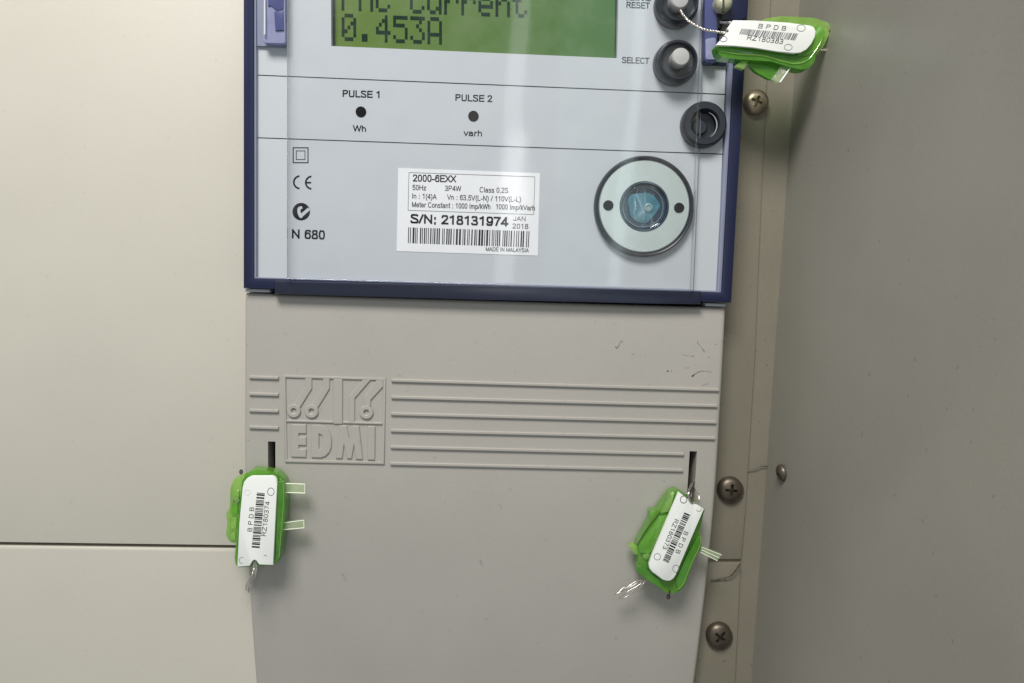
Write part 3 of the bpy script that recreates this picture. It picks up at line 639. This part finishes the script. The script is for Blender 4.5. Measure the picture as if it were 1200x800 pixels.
dome = Geo().put(lathe_open(oc, [(25.8, -0.0020), (22, -0.0024), (15, -0.0027), (7, -0.0029), (0.01, -0.0030)], 60, Yc=0)).make('lens_dome', M_clear, lens, smooth=60)

# lid catches
ct_ = Geo().put(prism(rounded([(308, -110), (334.2, -110), (334.2, 51.0), (308.5, 50.0)], [0, 0, 2, 2]), -0.0040, -0.0012, 0.0008)).make('lid_catch', M_lav, mt)
Geo().put(prism([(321, 14), (331.5, 12), (332.5, 36), (322.5, 36)], -0.0046, -0.0041, 0.0003)).make('catch_block', M_bluetab, ct_)
Geo().put(prism([(314, -90), (333, -90), (332, 10), (325, 14), (318, 6), (314, 8)], -0.0044, -0.0041, 0.0002)).make('catch_block', M_bluetab, ct_)
Geo().put(tube([at(310.4, -100, -0.0050), at(310.2, 41, -0.0050)], mm(1.0), 8)).make('catch_pin', mat('bright_pin', (0.85, 0.86, 0.9), 0.15, metal=0.3), ct_)
Geo().put(prism([(301, -110), (334, -110), (334.2, 55.5), (301.5, 54)], -0.0011, -0.0001)).make('catch_recess_and_shadow', M_rim, mt)
rc = Geo().put(prism(rounded([(826, -110), (846, -110), (843.5, 32), (840.5, 34), (840, 73), (825.5, 73)], [0, 0, 2, 1, 3, 3]), -0.0052, -0.0012, 0.0009)).make('lid_catch', M_bluetab, mt)
Geo().put(prism(rounded([(826.8, 46), (838.6, 44), (839, 70), (827, 70)], 2), -0.0056, -0.0051, 0.0004)).make('catch_block', M_lav, rc)
Geo().put(prism([(825.6, 72.5), (852, 72.5), (851, 77.0), (824.8, 76.0)], -0.0014, -0.0001)).make('catch_recess_and_shadow', M_darkblue, mt)  # dark strip standing in for the shadow below the right catch
Geo().put(prism([(846, -110), (881, -110), (875.5, 21), (868, 24), (845.5, 24)], -0.0050, 0.004, 0.001)).make('corner_lug', M_blue, mt)
Geo().put(prism([(841.5, 14), (846.5, 14), (846, 33), (841.5, 33)], -0.0060, -0.0049)).make('lug_slot', M_void, mt)
Geo().put(prism([(846, 24.5), (856, 25), (854, 44), (842, 44)], -0.0040, 0.0, 0.0004)).make('lug_recess', M_slotin, mt)
kn = Geo().put(lathe((848, 3.5), [(10.2, -0.004), (10.2, -0.0075), (9.4, -0.0088), (7, -0.0096), (3, -0.0099), (0, -0.00995)], 36, Yc=-0.008)).make('sealing_screw', M_ivory, mt, smooth=50)
Geo().put(prism([(846.5, -9), (848.7, -9), (849.4, 14), (847.2, 14)], -0.01005, -0.0090)).make('screw_slot', M_wiredark, kn)

# ------------------------------------------------------------------ terminal cover
tc0 = at(286.5, 344.8, 0); tc1 = at(852, 360.2, 0)
YC = 0.0008
zT = tc1.z*.5+tc0.z*.5; zB = at(570, 960, YC).z
aL = at(286.3, 400, YC).x; aR = at(850.2, 380, YC).x
def taper(px_y):   # extra inward shift in photo units along the height
    return 0.0 if px_y < 520 else ((px_y-520)/280.0)**1.5
def zpy(z, x=570): # photo row of a height on the cover plane
    P = Vector((0, YC, z))-CAM; return CY+F*P.dot(DOWN)/P.dot(FWD)
sl = [at(314.0, 516.5, YC), at(322.4, 574, YC)]; sr = [at(808.2, 528, YC), at(816.6, 592, YC)]
xs = set(); n = 90
for i in range(n+1): xs.add(aL+(aR-aL)*i/n)
for v in (sl[0].x, sl[1].x): xs.add(v)
srx0, srx1 = sr[0].x, at(816.8, 528, YC).x
xs |= {srx0, srx1}
for d in (0.0002, 0.0005, 0.0009, 0.0014): xs |= {aL+d, aR-d}
xs = sorted(xs)
zs = {zT, zB, sl[0].z, sl[1].z, sr[0].z, sr[1].z}
for i in range(111): zs.add(zT+(zB-zT)*i/110)
for d in (0.0002, 0.0005, 0.0009, 0.0014): zs.add(zT-d)
zs = sorted(zs, reverse=True)
rad = 0.0014
def cover_y(x, z):
    y = YC
    py = zpy(z)
    if py > 560: y += 0.0045*((py-560)/240.0)**1.7      # the front falls back towards the bottom
    if py < 395: y += 0.0003*((395-py)/50)**2
    for d in (x-aL, aR-x, zT-z):
        if d < rad: y += rad-math.sqrt(max(0, rad*rad-(rad-d)**2))
    return y
V = []; idx = {}
for j, z in enumerate(zs):
    py = zpy(z); tl = mm(9.5)*taper(py); tr = mm(9.0)*taper(py)
    for i, x in enumerate(xs):
        u = (x-aL)/(aR-aL); X = x + tl*(1-u)**6 - tr*u**6
        idx[i, j] = len(V); V.append((X, cover_y(x, z), z))
Fc = []
eps = 1e-7
def in_slot(x0, x1, z0, z1):
    for a, b, t, u in ((sl[0].x, sl[1].x, sl[0].z, sl[1].z), (srx0, srx1, sr[0].z, sr[1].z)):
        if x0 > a-eps and x1 < b+eps and z0 < t+eps and z1 > u-eps: return True
    return False
for j in range(len(zs)-1):
    for i in range(len(xs)-1):
        if in_slot(xs[i], xs[i+1], zs[j], zs[j+1]): continue
        Fc.append([idx[i, j], idx[i, j+1], idx[i+1, j+1], idx[i+1, j]])
bm = bmesh.new(); vv = [bm.verts.new(v) for v in V]
for f in Fc: bm.faces.new([vv[i] for i in f])
for v in [v for v in bm.verts if not v.link_faces]: bm.verts.remove(v)
be = [e_ for e_ in bm.edges if len(e_.link_faces) == 1]
ret = bmesh.ops.extrude_edge_only(bm, edges=be)
for v in [q for q in ret['geom'] if isinstance(q, bmesh.types.BMVert)]: v.co.y = 0.0095
bm.normal_update(); bm.verts.index_update()
vs = [v.co.copy() for v in bm.verts]; fs = [[v.index for v in f.verts] for f in bm.faces]; bm.free()
cover = add('terminal_cover', vs, fs, M_plastic, mt, smooth=50)
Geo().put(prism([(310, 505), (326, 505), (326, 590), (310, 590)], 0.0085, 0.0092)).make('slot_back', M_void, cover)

H = 0.00062
def relief(name, polys, m=M_plastic, bev=0.00022, h=H):
    g = Geo()
    for p in polys: g.put(chamfer(p, YC-h, YC+0.0004, bev) if 'rib' not in name else prism(p, YC-h, YC+0.0004, bev, 3))
    return g.make(name, m, cover, smooth=0 if 'rib' not in name else 60)
for y in (441.3, 460.9, 480.3, 500.0):
    relief('raised_rib', [rounded(seg_poly((291.6, y-.2), (326.2, y+.9), 3.6), 1.2, 3)], bev=0.00048, h=.0009)
for (x0, y0, x1, y1) in ((458.4, 445, 843, 456.3), (458.2, 464.8, 841, 475), (457.8, 484.3, 840, 494.2), (457.5, 503.8, 838.3, 512.9), (457.3, 523.2, 801.8, 531.6), (457, 542.6, 800.8, 550.6)):
    relief('raised_rib', [rounded(seg_poly((x0, y0), (x1, y1), 3.6), 1.2, 3)], bev=0.00048, h=.0009)
lg = lambda L: [(280+x/5.715, 420+y/5.715) for x, y in L]
le = lambda L: [(330+x/9.23, 488+y/9.23) for x, y in L]
fr = Geo()
TL, TR, BR, BL = (333.3, 440.2), (450.6, 443.6), (449.2, 542.2), (335.0, 539.7)
fr.put(ring([(332, 438.8), (451.8, 442.3), (450.4, 543.6), (333.7, 541.0)], [(334.6, 441.6), (448.9, 445.0), (447.6, 540.6), (336.2, 538.1)], YC-H, YC+0.0004, 0.0002))
fr.make('emblem_frame', M_plastic, cover, smooth=50)
relief('emblem_bar', [[(335.6, 491.0), (390.5, 492.6), (390.5, 495.4), (335.6, 493.8)]])
relief('emblem_bar', [[(401.5, 492.9), (448.3, 494.3), (448.3, 497.0), (401.5, 495.7)]])
relief('emblem_trace', [[(390.6, 443.4), (401.4, 443.7), (401.2, 496.4), (390.6, 496.2)]])
def trace(path, wd=7.6):
    # mitred band along a bent centre line
    L_, R_ = [], []
    P = [Vector(p) for p in path]
    for i, p in enumerate(P):
        d0 = (P[i]-P[i-1]).normalized() if i else (P[1]-P[0]).normalized()
        d1 = (P[i+1]-P[i]).normalized() if i < len(P)-1 else d0
        nb = (Vector((-d0.y, d0.x))+Vector((-d1.y, d1.x))).normalized(); k = wd/2/max(.5, nb.dot(Vector((-d0.y, d0.x))))
        L_.append(tuple(p+nb*k)); R_.append(tuple(p-nb*k))
    return L_+R_[::-1]
for path, c in ((lg([(442, 126), (488, 126), (488, 200), (400, 340), (350, 328), (442, 185)]), (344.7, 480.4)), (lg([(562, 128), (607, 128), (607, 200), (520, 340), (470, 328), (562, 185)]), (365.4, 480.9)),
                (lg([(836, 130), (892, 130), (775, 265), (775, 420), (735, 420), (735, 252)]), None), (lg([(926, 134), (966, 134), (966, 186), (882, 277), (882, 318), (838, 318), (838, 260)]), (429.6, 482.2))):
    relief('emblem_trace', [path], h=H*.93)
    if c:
        g = Geo().put(lathe_open(c, [(8.1, YC+.0003), (8.0, YC-H), (7.3, YC-H*1.35), (3.9, YC-H*1.35), (3.0, YC-H), (2.8, YC+.0003)], 40, Yc=YC)); g.make('emblem_ring', M_plastic, cover, smooth=35)
E_ = le([(103, 78), (266, 80), (266, 180), (185, 178), (185, 214), (266, 216), (266, 308), (185, 306), (185, 344), (266, 346), (264, 437), (103, 432)])
relief('raised_letter', [E_])
do = le([(322, 82), (410, 84), (465, 100), (510, 145), (532, 200), (541, 262), (535, 330), (512, 385), (470, 425), (420, 440), (322, 437)])
n_ = len(do)
di = le([(403, 182), (415, 184), (430, 192), (441, 208), (448, 232), (450, 262), (448, 295), (441, 318), (430, 335), (415, 347), (403, 348)])
fr = Geo().put(ring(do, di, YC-H, YC+0.0004, 0.00026)); fr.make('raised_letter', M_plastic, cover, smooth=0)
relief('raised_letter', [le([(622, 90), (704, 92), (729, 222), (762, 94), (838, 96), (878, 460), (800, 457), (783, 298), (757, 452), (706, 450), (674, 298), (655, 450), (586, 447)])])
relief('raised_letter', [le([(930, 99), (1012, 101), (1008, 467), (928, 463)])])

# scuffs on the cover, thin smears of dark paint
def smear(path, wd, m):
    P = [at(x, y, YC-0.00006) for x, y in path]; P = smooth_path(P, 5); nn = len(P)
    V = []; Fs = []
    for i, p in enumerate(P):
        t = (P[min(i+1, nn-1)]-P[max(i-1, 0)]).normalized(); s = Vector((-t.z, 0, t.x))*mm(wd)/2*(0.25+0.9*random.random())*(1-.75*i/nn)
        V += [p+s, p-s]
    for i in range(nn-1): Fs.append([2*i, 2*i+1, 2*i+3, 2*i+2])
    return V, Fs
sx = lambda L: [(690+x/6.667, 360+y/6.667) for x, y in L]
for L, wd in (([(222, 315), (235, 295), (245, 270), (270, 265)], 1.4), ([(208, 303), (220, 318)], 1.4), ([(850, 270), (858, 288)], 1.6), ([(905, 345), (880, 310), (862, 290)], 1.0),
              ([(820, 378), (802, 376)], 1.3), ([(612, 493), (626, 495)], 2.4), ([(640, 494), (652, 495)], 1.2), ([(805, 537), (830, 518)], 2.6), ([(830, 518), (880, 494), (960, 503)], .8), ([(1050, 268), (1066, 266)], 1.2)):
    Geo().put(smear(sx(L), wd, None)).make('scuff_mark', M_scuff, cover, smooth=0)
for L, wd in (([(800, 376), (730, 368)], .7), ([(750, 470), (790, 468)], .9), ([(985, 290), (1000, 280)], 1.5), ([(930, 385), (945, 390)], 1.5), ([(885, 608), (935, 590)], 1.4), ([(335, 365), (360, 362)], .8), ([(960, 640), (990, 645)], 1.4)):
    Geo().put(smear(sx(L), wd, None)).make('scuff_mark', M_scuffl, cover, smooth=0)
for L, wd in (([(562, 656), (566, 660)], 2.0), ([(585, 590), (588, 596)], 1.2), ([(400, 672), (406, 676)], 1.4)):
    Geo().put(smear(L, wd, None)).make('scuff_mark', M_scuffl, cover, smooth=0)

# ------------------------------------------------------------------ the three seals
MARKS = []
def outline_mark(c, r, wd=0.8, a0=0, a1=360, ry=None): MARKS.append(arc_polys(c, r, wd, a0, a1, 24, ry))
def print_marks(Y, m, tag):
    for p in MARKS: printed('pin_mark', p, Y, m, tag)
    MARKS.clear()

# ---- left seal
a = lambda L: [(255+x/5.164, 545+y/5.164) for x, y in L]
sl_ = thing('security_seal', 'green seal with upright white tag, twisted wire hanging straight down, beside the cream panel', 'seal', at(300, 660, -0.002), 'green wire seals with white tags on the meter')
Geo().put(prism(rounded(a([(170, 55), (215, 20), (360, 40), (408, 90), (412, 250), (395, 420), (380, 560), (352, 600), (112, 612), (103, 560), (128, 300), (150, 110)]), 3, 4), -0.0062, -0.0012, 0.0010, 3)).make('seal_body', M_green, sl_)
Geo().put(prism(rounded(a([(150, 75), (320, 50), (362, 62), (368, 110), (345, 600), (112, 616), (128, 300)]), 3, 4), -0.0078, -0.0063, 0.0004, 2)).make('inner_tray', M_deep, sl_)
Geo().put(prism(rounded(a([(365, 90), (402, 100), (408, 250), (392, 400), (372, 560), (350, 590), (358, 350)]), 2, 3), -0.0084, -0.0064, 0.0008, 3)).make('seal_side', M_deep, sl_)
Geo().put(prism(rounded(a([(165, 50), (100, 80), (78, 130), (75, 250), (50, 290), (60, 340), (50, 420), (75, 465), (118, 470), (140, 250), (160, 90)]), 2.5, 4), -0.0058, -0.0018, 0.0010, 3)).make('seal_wing', M_lime, sl_)
for L in ([(92, 150), (130, 150), (128, 210), (90, 215)], [(84, 225), (124, 222), (120, 300), (80, 300)], [(72, 405), (108, 400), (108, 450), (76, 450)], [(78, 312), (118, 312), (112, 385), (72, 388)]):
    Geo().put(prism(rounded(a(L), 2, 3), -0.0068, -0.0055, 0.0005, 2)).make('wing_block', M_lime if L[0][0] != 84 else M_green, sl_)
for L in ([(412, 108), (528, 112), (528, 166), (410, 162)], [(393, 347), (522, 330), (523, 376), (391, 388)]):
    p_ = Geo().put(prism(rounded(a(L), .8, 3), -0.0060, -0.0040, 0.0004, 2)).make('clear_peg', M_peg, sl_)
    q4 = a(L)
    for u, v in ((0, 1), (3, 2), (1, 2)): Geo().put(tube([at(*q4[u], -.0060), at(*q4[v], -.0060)], mm(.55), 6)).make('peg_edge', M_pegedge, p_)
tg = [(118, 613), (196, 606), (199, 588), (208, 572), (222, 564), (238, 570), (247, 584), (250, 599), (335, 601), (345, 400), (360, 110), (357, 86), (346, 70), (328, 62), (205, 63), (178, 76), (160, 98), (152, 130), (132, 350)]
tag = Geo().put(prism(a(tg), -0.0092, -0.0079, 0.0002, 2)).make('tag_plate', M_tag, sl_)
Yt = -0.00926
text('B P D B', a([(208, 400)])[0], a([(222, 252)])[0], 5.4, Yt, tag, m=M_line)
text('RZ180374', a([(292, 427)])[0], a([(316, 216)])[0], 5.4, Yt, tag, m=M_line)
q = a([(206, 494), (238, 157), (286, 161), (254, 498)])
barcode(q[0], q[1], q[2], q[3], Yt-.00002, tag, 30, 11, M_line)
outline_mark(a([(322, 157)])[0], 3.9, .7, 0, 360, 4.4); outline_mark(a([(147, 573)])[0], 3.4, .5, 60, 280); outline_mark(a([(287, 552)])[0], 2, .6, 20, 140)
print_marks(Yt, M_greyink, tag)
outline_mark(a([(180, 162)])[0], 3.2, .4); print_marks(Yt, mat('pale_ink', (.6, .61, .6), .5, var=0), tag)
for k, (dx, ex_) in enumerate(((-1.5, -11.5), (0, -9), (1.5, -5.5), (-.4, -7.2))):
    twisted([(299+dx, 655, -0.0078), (298.5+dx, 664, -0.0082), (296.5+dx*1.6, 674, -0.0085-.0004*k), (299+ex_+1.5, 685, -0.0080), (299+ex_, 692+k % 2*2, -0.0076)], 0.00017, 'wire_end', sl_, None, 5+k, 2)
Geo().put(tube([at(282.6+1.3*math.cos(t/16*6.283), 552.2+2.2*math.sin(t/16*6.283), -0.006) for t in range(16)], mm(.95), 6, True)).make('wire_eye', M_wiredark, sl_)
twisted([(318, 548, .004), (316, 553, -.002), (312, 560, -.005)], .00026, 'wire_loop', sl_, None, 3)

Geo().put(lathe((277.5, 585), [(5.4, -.0030), (5.4, -.0060), (3.0, -.0064), (0, -.0064)], 28, Yc=-.005)).make('seal_drum', M_peg, sl_)
Geo().put(tube([at(277.5+4.2*math.cos(t*.7), 585+4.2*math.sin(t*.7), -.0062-.00001*t) for t in range(22)], mm(.5), 6)).make('wound_wire', M_wiredark, sl_)
Geo().put(tube([at(270.5, 575, -.0071), at(268.3, 628, -.0071)], mm(.5), 6)).make('mould_edge', M_lime, sl_)
Geo().put(tube(smooth_path([at(327.5, 560, -.0087), at(331.5, 566, -.0087), at(332.2, 590, -.0087), at(327, 652, -.0087)]), mm(.45), 6)).make('mould_edge', M_lime, sl_)

# ---- right seal
b = lambda L: [(715+x/5.714, 565+y/5.714) for x, y in L]
sr_ = thing('security_seal', 'tilted green seal at lower right, its wire passing through the slot of the terminal cover', 'seal', at(790, 690, -0.002), 'green wire seals with white tags on the meter')
Geo().put(prism(rounded(b([(450, 48), (405, 65), (318, 190), (272, 195), (268, 250), (180, 415), (190, 520), (178, 590), (240, 645), (375, 735), (445, 742), (500, 690), (560, 520), (612, 425), (600, 330), (628, 190), (560, 120)]), 2.5, 4), -0.0060, -0.0008, 0.0010, 3)).make('seal_body', M_green, sr_)
Geo().put(prism(rounded(b([(436, 60), (405, 72), (335, 205), (400, 190)]), 1.5, 3), -0.0072, -0.0056, 0.0006)).make('seal_rib', M_lime, sr_)
Geo().put(prism(rounded(b([(330, 225), (385, 215), (262, 470), (200, 470), (190, 420)]), 1.5, 3), -0.0074, -0.0056, 0.0008)).make('seal_rib', M_green, sr_)
Geo().put(tube(smooth_path([at(x_, y_, -0.0064) for x_, y_ in b([(402, 80), (340, 190), (262, 290), (182, 415)])]), mm(.5), 6)).make('seam_line', M_wiredark, sr_)
Geo().put(prism(rounded(b([(185, 545), (262, 590), (330, 655), (360, 720), (250, 650), (176, 590)]), 2, 3), -0.0076, -0.0056, 0.0008)).make('seal_corner', M_deep, sr_)
Geo().put(prism(rounded(b([(600, 345), (612, 420), (560, 520), (500, 680), (455, 720), (440, 650), (520, 480)]), 2, 3), -0.0074, -0.0056, 0.0008)).make('seal_side', M_deep, sr_)
Geo().put(prism(rounded(b([(470, 70), (636, 182), (440, 640), (400, 668), (368, 668), (262, 592), (248, 545), (275, 470)]), [1, 1, 3, 3, 3, 3, 2, 2], 3), -0.0078, -0.0061, 0.0004)).make('inner_tray', M_deep, sr_)
Geo().put(prism(rounded(b([(610, 428), (748, 482), (718, 524), (600, 466)]), .8, 3), -0.0060, -0.0040, 0.0004)).make('clear_peg', M_peg, sr_)
for L in ([(610, 430), (746, 484)], [(604, 464), (718, 522)], [(607, 447), (730, 503)]):
    q4 = b(L); Geo().put(tube([at(*q4[0], -.0060), at(*q4[1], -.0060)], mm(.5), 6)).make('peg_edge', M_pegedge, sr_)
Geo().put(prism(rounded(b([(120, 420), (165, 415), (215, 440), (215, 480), (165, 480)]), 1.5, 3), -0.0050, -0.0020, 0.0005)).make('side_tab', M_lime, sr_)
tg = [(460, 62), (524, 112), (528, 132), (540, 147), (556, 150), (566, 138), (572, 137), (628, 177), (530, 400), (440, 615), (424, 640), (402, 655), (376, 657), (350, 645), (282, 598), (264, 574), (260, 545), (285, 472), (375, 262)]
tag = Geo().put(prism(b(tg), -0.0092, -0.0079, 0.0002)).make('tag_plate', M_tag, sr_)
text('RZ180373', b([(433, 240)])[0], b([(350, 440)])[0], 5.4, Yt, tag, m=M_line)
text('B P D B', b([(498, 322)])[0], b([(436, 468)])[0], 5.4, Yt, tag, m=M_line)
q = b([(497, 198), (349, 526), (388, 546), (536, 215)])
barcode(q[0], q[1], q[2], q[3], Yt-.00002, tag, 30, 12)
outline_mark(b([(492, 112)])[0], 3.8, .9, 0, 360, 4.2); outline_mark(b([(316, 495)])[0], 3.8, .6); outline_mark(b([(440, 575)])[0], 3.6, .6, 0, 360, 4.2); outline_mark(b([(595, 176)])[0], 2.8, .6, 200, 380)
print_marks(Yt, M_greyink, tag)
Geo().put(tube(smooth_path([at(x_, y_, Y_) for x_, y_, Y_ in ((811, 590, -.0088), (807.5, 583, -.0092), (807, 576, -.0088), (810, 568, -.004), (812, 562, .004))]), 0.00042, 8)).make('wire_loop', M_wire, sr_)
Geo().put(tube(smooth_path([at(x_, y_, Y_) for x_, y_, Y_ in ((812, 589, -.0088), (816.5, 588, -.0094), (819.5, 584, -.0094), (818.5, 578, -.008), (814.5, 573, -.004), (812.5, 566, .004))]), 0.00026, 8)).make('wire_loop', M_wire, sr_)
Geo().put(tube(smooth_path([at(x_, y_, Y_) for x_, y_, Y_ in ((810, 591, -.0086), (809.8, 582, -.0090), (811, 572, -.006), (812.6, 563, .003))]), 0.00034, 8)).make('wire_loop', M_wiredark, sr_)
for k, L in enumerate(([(242, 640), (160, 670), (90, 715), (30, 748)], [(240, 645), (190, 665), (120, 705), (45, 742)], [(243, 650), (200, 705), (130, 750), (70, 778)], [(238, 648), (170, 700), (100, 740), (60, 772)], [(235, 655), (150, 690), (95, 700), (60, 735)])):
    P = b(L); twisted([(x_, y_, -0.0045-.0006*((k*2+i) % 3)) for i, (x_, y_) in enumerate(P)], 0.00017, 'wire_end', sr_, None, 5+k, 2)
Geo().put(tube([at(783.2+1.4*math.cos(t/16*6.283), 698.5+2.3*math.sin(t/16*6.283), -0.005) for t in range(16)], mm(1.0), 6, True)).make('wire_eye', M_wiredark, sr_)
Geo().put(tube(smooth_path([at(785, 691, -.0065), at(784, 696, -.006), at(783.5, 697, -.005)]), mm(.8), 6)).make('wire_eye_stem', M_wiredark, sr_)

Geo().put(tube(smooth_path([at(x_, y_, -.0076) for x_, y_ in b([(378, 225), (300, 400), (262, 470)])]), mm(.5), 6)).make('mould_edge', M_lime, sr_)
Geo().put(tube(smooth_path([at(x_, y_, -.0076) for x_, y_ in b([(606, 360), (600, 425), (545, 540), (490, 675), (452, 715)])]), mm(.5), 6)).make('mould_edge', M_lime, sr_)
Geo().put(lathe((757, 648), [(5.4, -.0040), (5.4, -.0066), (3.0, -.0070), (0, -.0070)], 28, Yc=-.005)).make('seal_drum', M_lime, sr_)

# ---- top seal
c = lambda L: [(820+x/6.669, y/6.669) for x, y in L]
st_ = thing('security_seal', 'green seal with horizontal white tag at the upper right corner, over the meter frame', 'seal', at(850, 60, -0.012), 'green wire seals with white tags on the meter')
K = -0.010   # how far this seal hangs in front of the others
Geo().put(prism(rounded(c([(500, 150), (640, 128), (900, 142), (1020, 185), (1010, 270), (965, 370), (905, 440), (880, 470), (600, 440), (300, 350)]), 3, 4), K-.0045, K-.0005, 0.0010, 3)).make('seal_body', M_lime, st_)
Geo().put(prism(rounded(c([(125, 355), (140, 415), (180, 452), (300, 466), (560, 482), (690, 522), (790, 546), (850, 538), (902, 485), (905, 425), (850, 380), (600, 340)]), 2, 4), K-.0062, K-.0010, 0.0012, 3)).make('seal_side', M_deep, st_)
Geo().put(tube(smooth_path([at(x_, y_, K-.0064) for x_, y_ in c([(150, 400), (300, 425), (500, 440), (640, 480), (740, 500), (830, 480), (890, 420), (950, 320), (985, 220)])]), mm(.7), 8)).make('seal_rim', M_lime, st_)
Geo().put(prism(rounded(c([(880, 200), (945, 205), (985, 245), (900, 400), (830, 440), (760, 440)]), 2.5, 4), K-.0066, K-.0048, 0.0008, 3)).make('seal_end', M_green, st_)
Geo().put(prism(rounded(c([(350, 478), (640, 500), (580, 622), (540, 620), (440, 565), (385, 515)]), 1.5, 3), K-.0040, K-.0022, 0.0005)).make('seal_fin', M_deep, st_)
Geo().put(prism(rounded(c([(272, 518), (330, 478), (380, 480), (345, 545)]), .8, 3), K-.0050, K-.0030, 0.0004)).make('side_tab', M_lime, st_)
Geo().put(prism(rounded(c([(562, 625), (630, 525), (712, 528), (625, 652)]), .6, 3), K-.0050, K-.0032, 0.0004)).make('clear_peg', M_peg, st_)
Geo().put(tube([at(*c([(706, 535)])[0], K-.0052), at(*c([(628, 646)])[0], K-.0052)], mm(.8), 6)).make('peg_edge', M_tag, st_)
tg = [(262, 160), (430, 163), (700, 180), (865, 202), (893, 216), (906, 245), (900, 290), (872, 345), (835, 388), (790, 412), (735, 419), (600, 402), (430, 374), (280, 360), (125, 357), (208, 262), (232, 250), (232, 238), (212, 230)]
tag = Geo().put(prism(c(tg), K-.0082, K-.0070, 0.0002)).make('tag_plate', M_tag, st_)
Geo().put(prism(rounded(c([(140, 350), (300, 200), (880, 235), (870, 350), (800, 408), (700, 410), (430, 368)]), 2, 3), K-.0069, K-.0050, 0.0003)).make('inner_tray', M_green, st_)
Yt2 = K-.00826
text('B P D B', c([(455, 222)])[0], c([(672, 242)])[0], 5.0, Yt2, tag, m=M_line, shear=.18)
text('RZ180383', c([(366, 313)])[0], c([(648, 347)])[0], 5.4, Yt2, tag, m=M_line, shear=.18)
q = c([(330, 226), (774, 266), (748, 318), (308, 268)])
barcode(q[0], q[1], q[2], q[3], Yt2-.00002, tag, 32, 13, M_greyink)
outline_mark(c([(793, 222)])[0], 4.9, .6, 0, 360, 3.8); outline_mark(c([(185, 307)])[0], 4.2, .8, 0, 360, 3.3); outline_mark(c([(692, 372)])[0], 4.6, .6, 0, 360, 3.6)
print_marks(Yt2, M_greyink, tag)
twisted([(797.6, 13, -.009), (803, 20.5, -.0105), (811, 27.6, -.013), (825.5, 35, -.015), (838, 37.3, -.0165), (850, 39.2, -.0172), (858, 39.5, -.0165)], 0.00030, 'wire_loop', st_, None, 11)
twisted([(844.5, 26.8, -.006), (850, 27.2, -.012), (856, 26.8, -.0165)], 0.00034, 'wire_loop', st_, None, 4)
twisted([(955, 57, K-.003), (964, 59, K-.003), (976, 57, K-.002), (988, 58.5, K-.001)], 0.00022, 'wire_end', st_, None, 6)
twisted([(956, 60, K-.003), (965, 60, K-.003), (977, 62.5, K-.003), (986, 65, K-.002)], 0.00022, 'wire_end', st_, None, 6)
Geo().put(lathe((972.5, 37.5), [(1.8, K-.004), (1.8, K-.005), (0, K-.005)], 12, Yc=K-.004)).make('wire_hole', M_wiredark, st_)
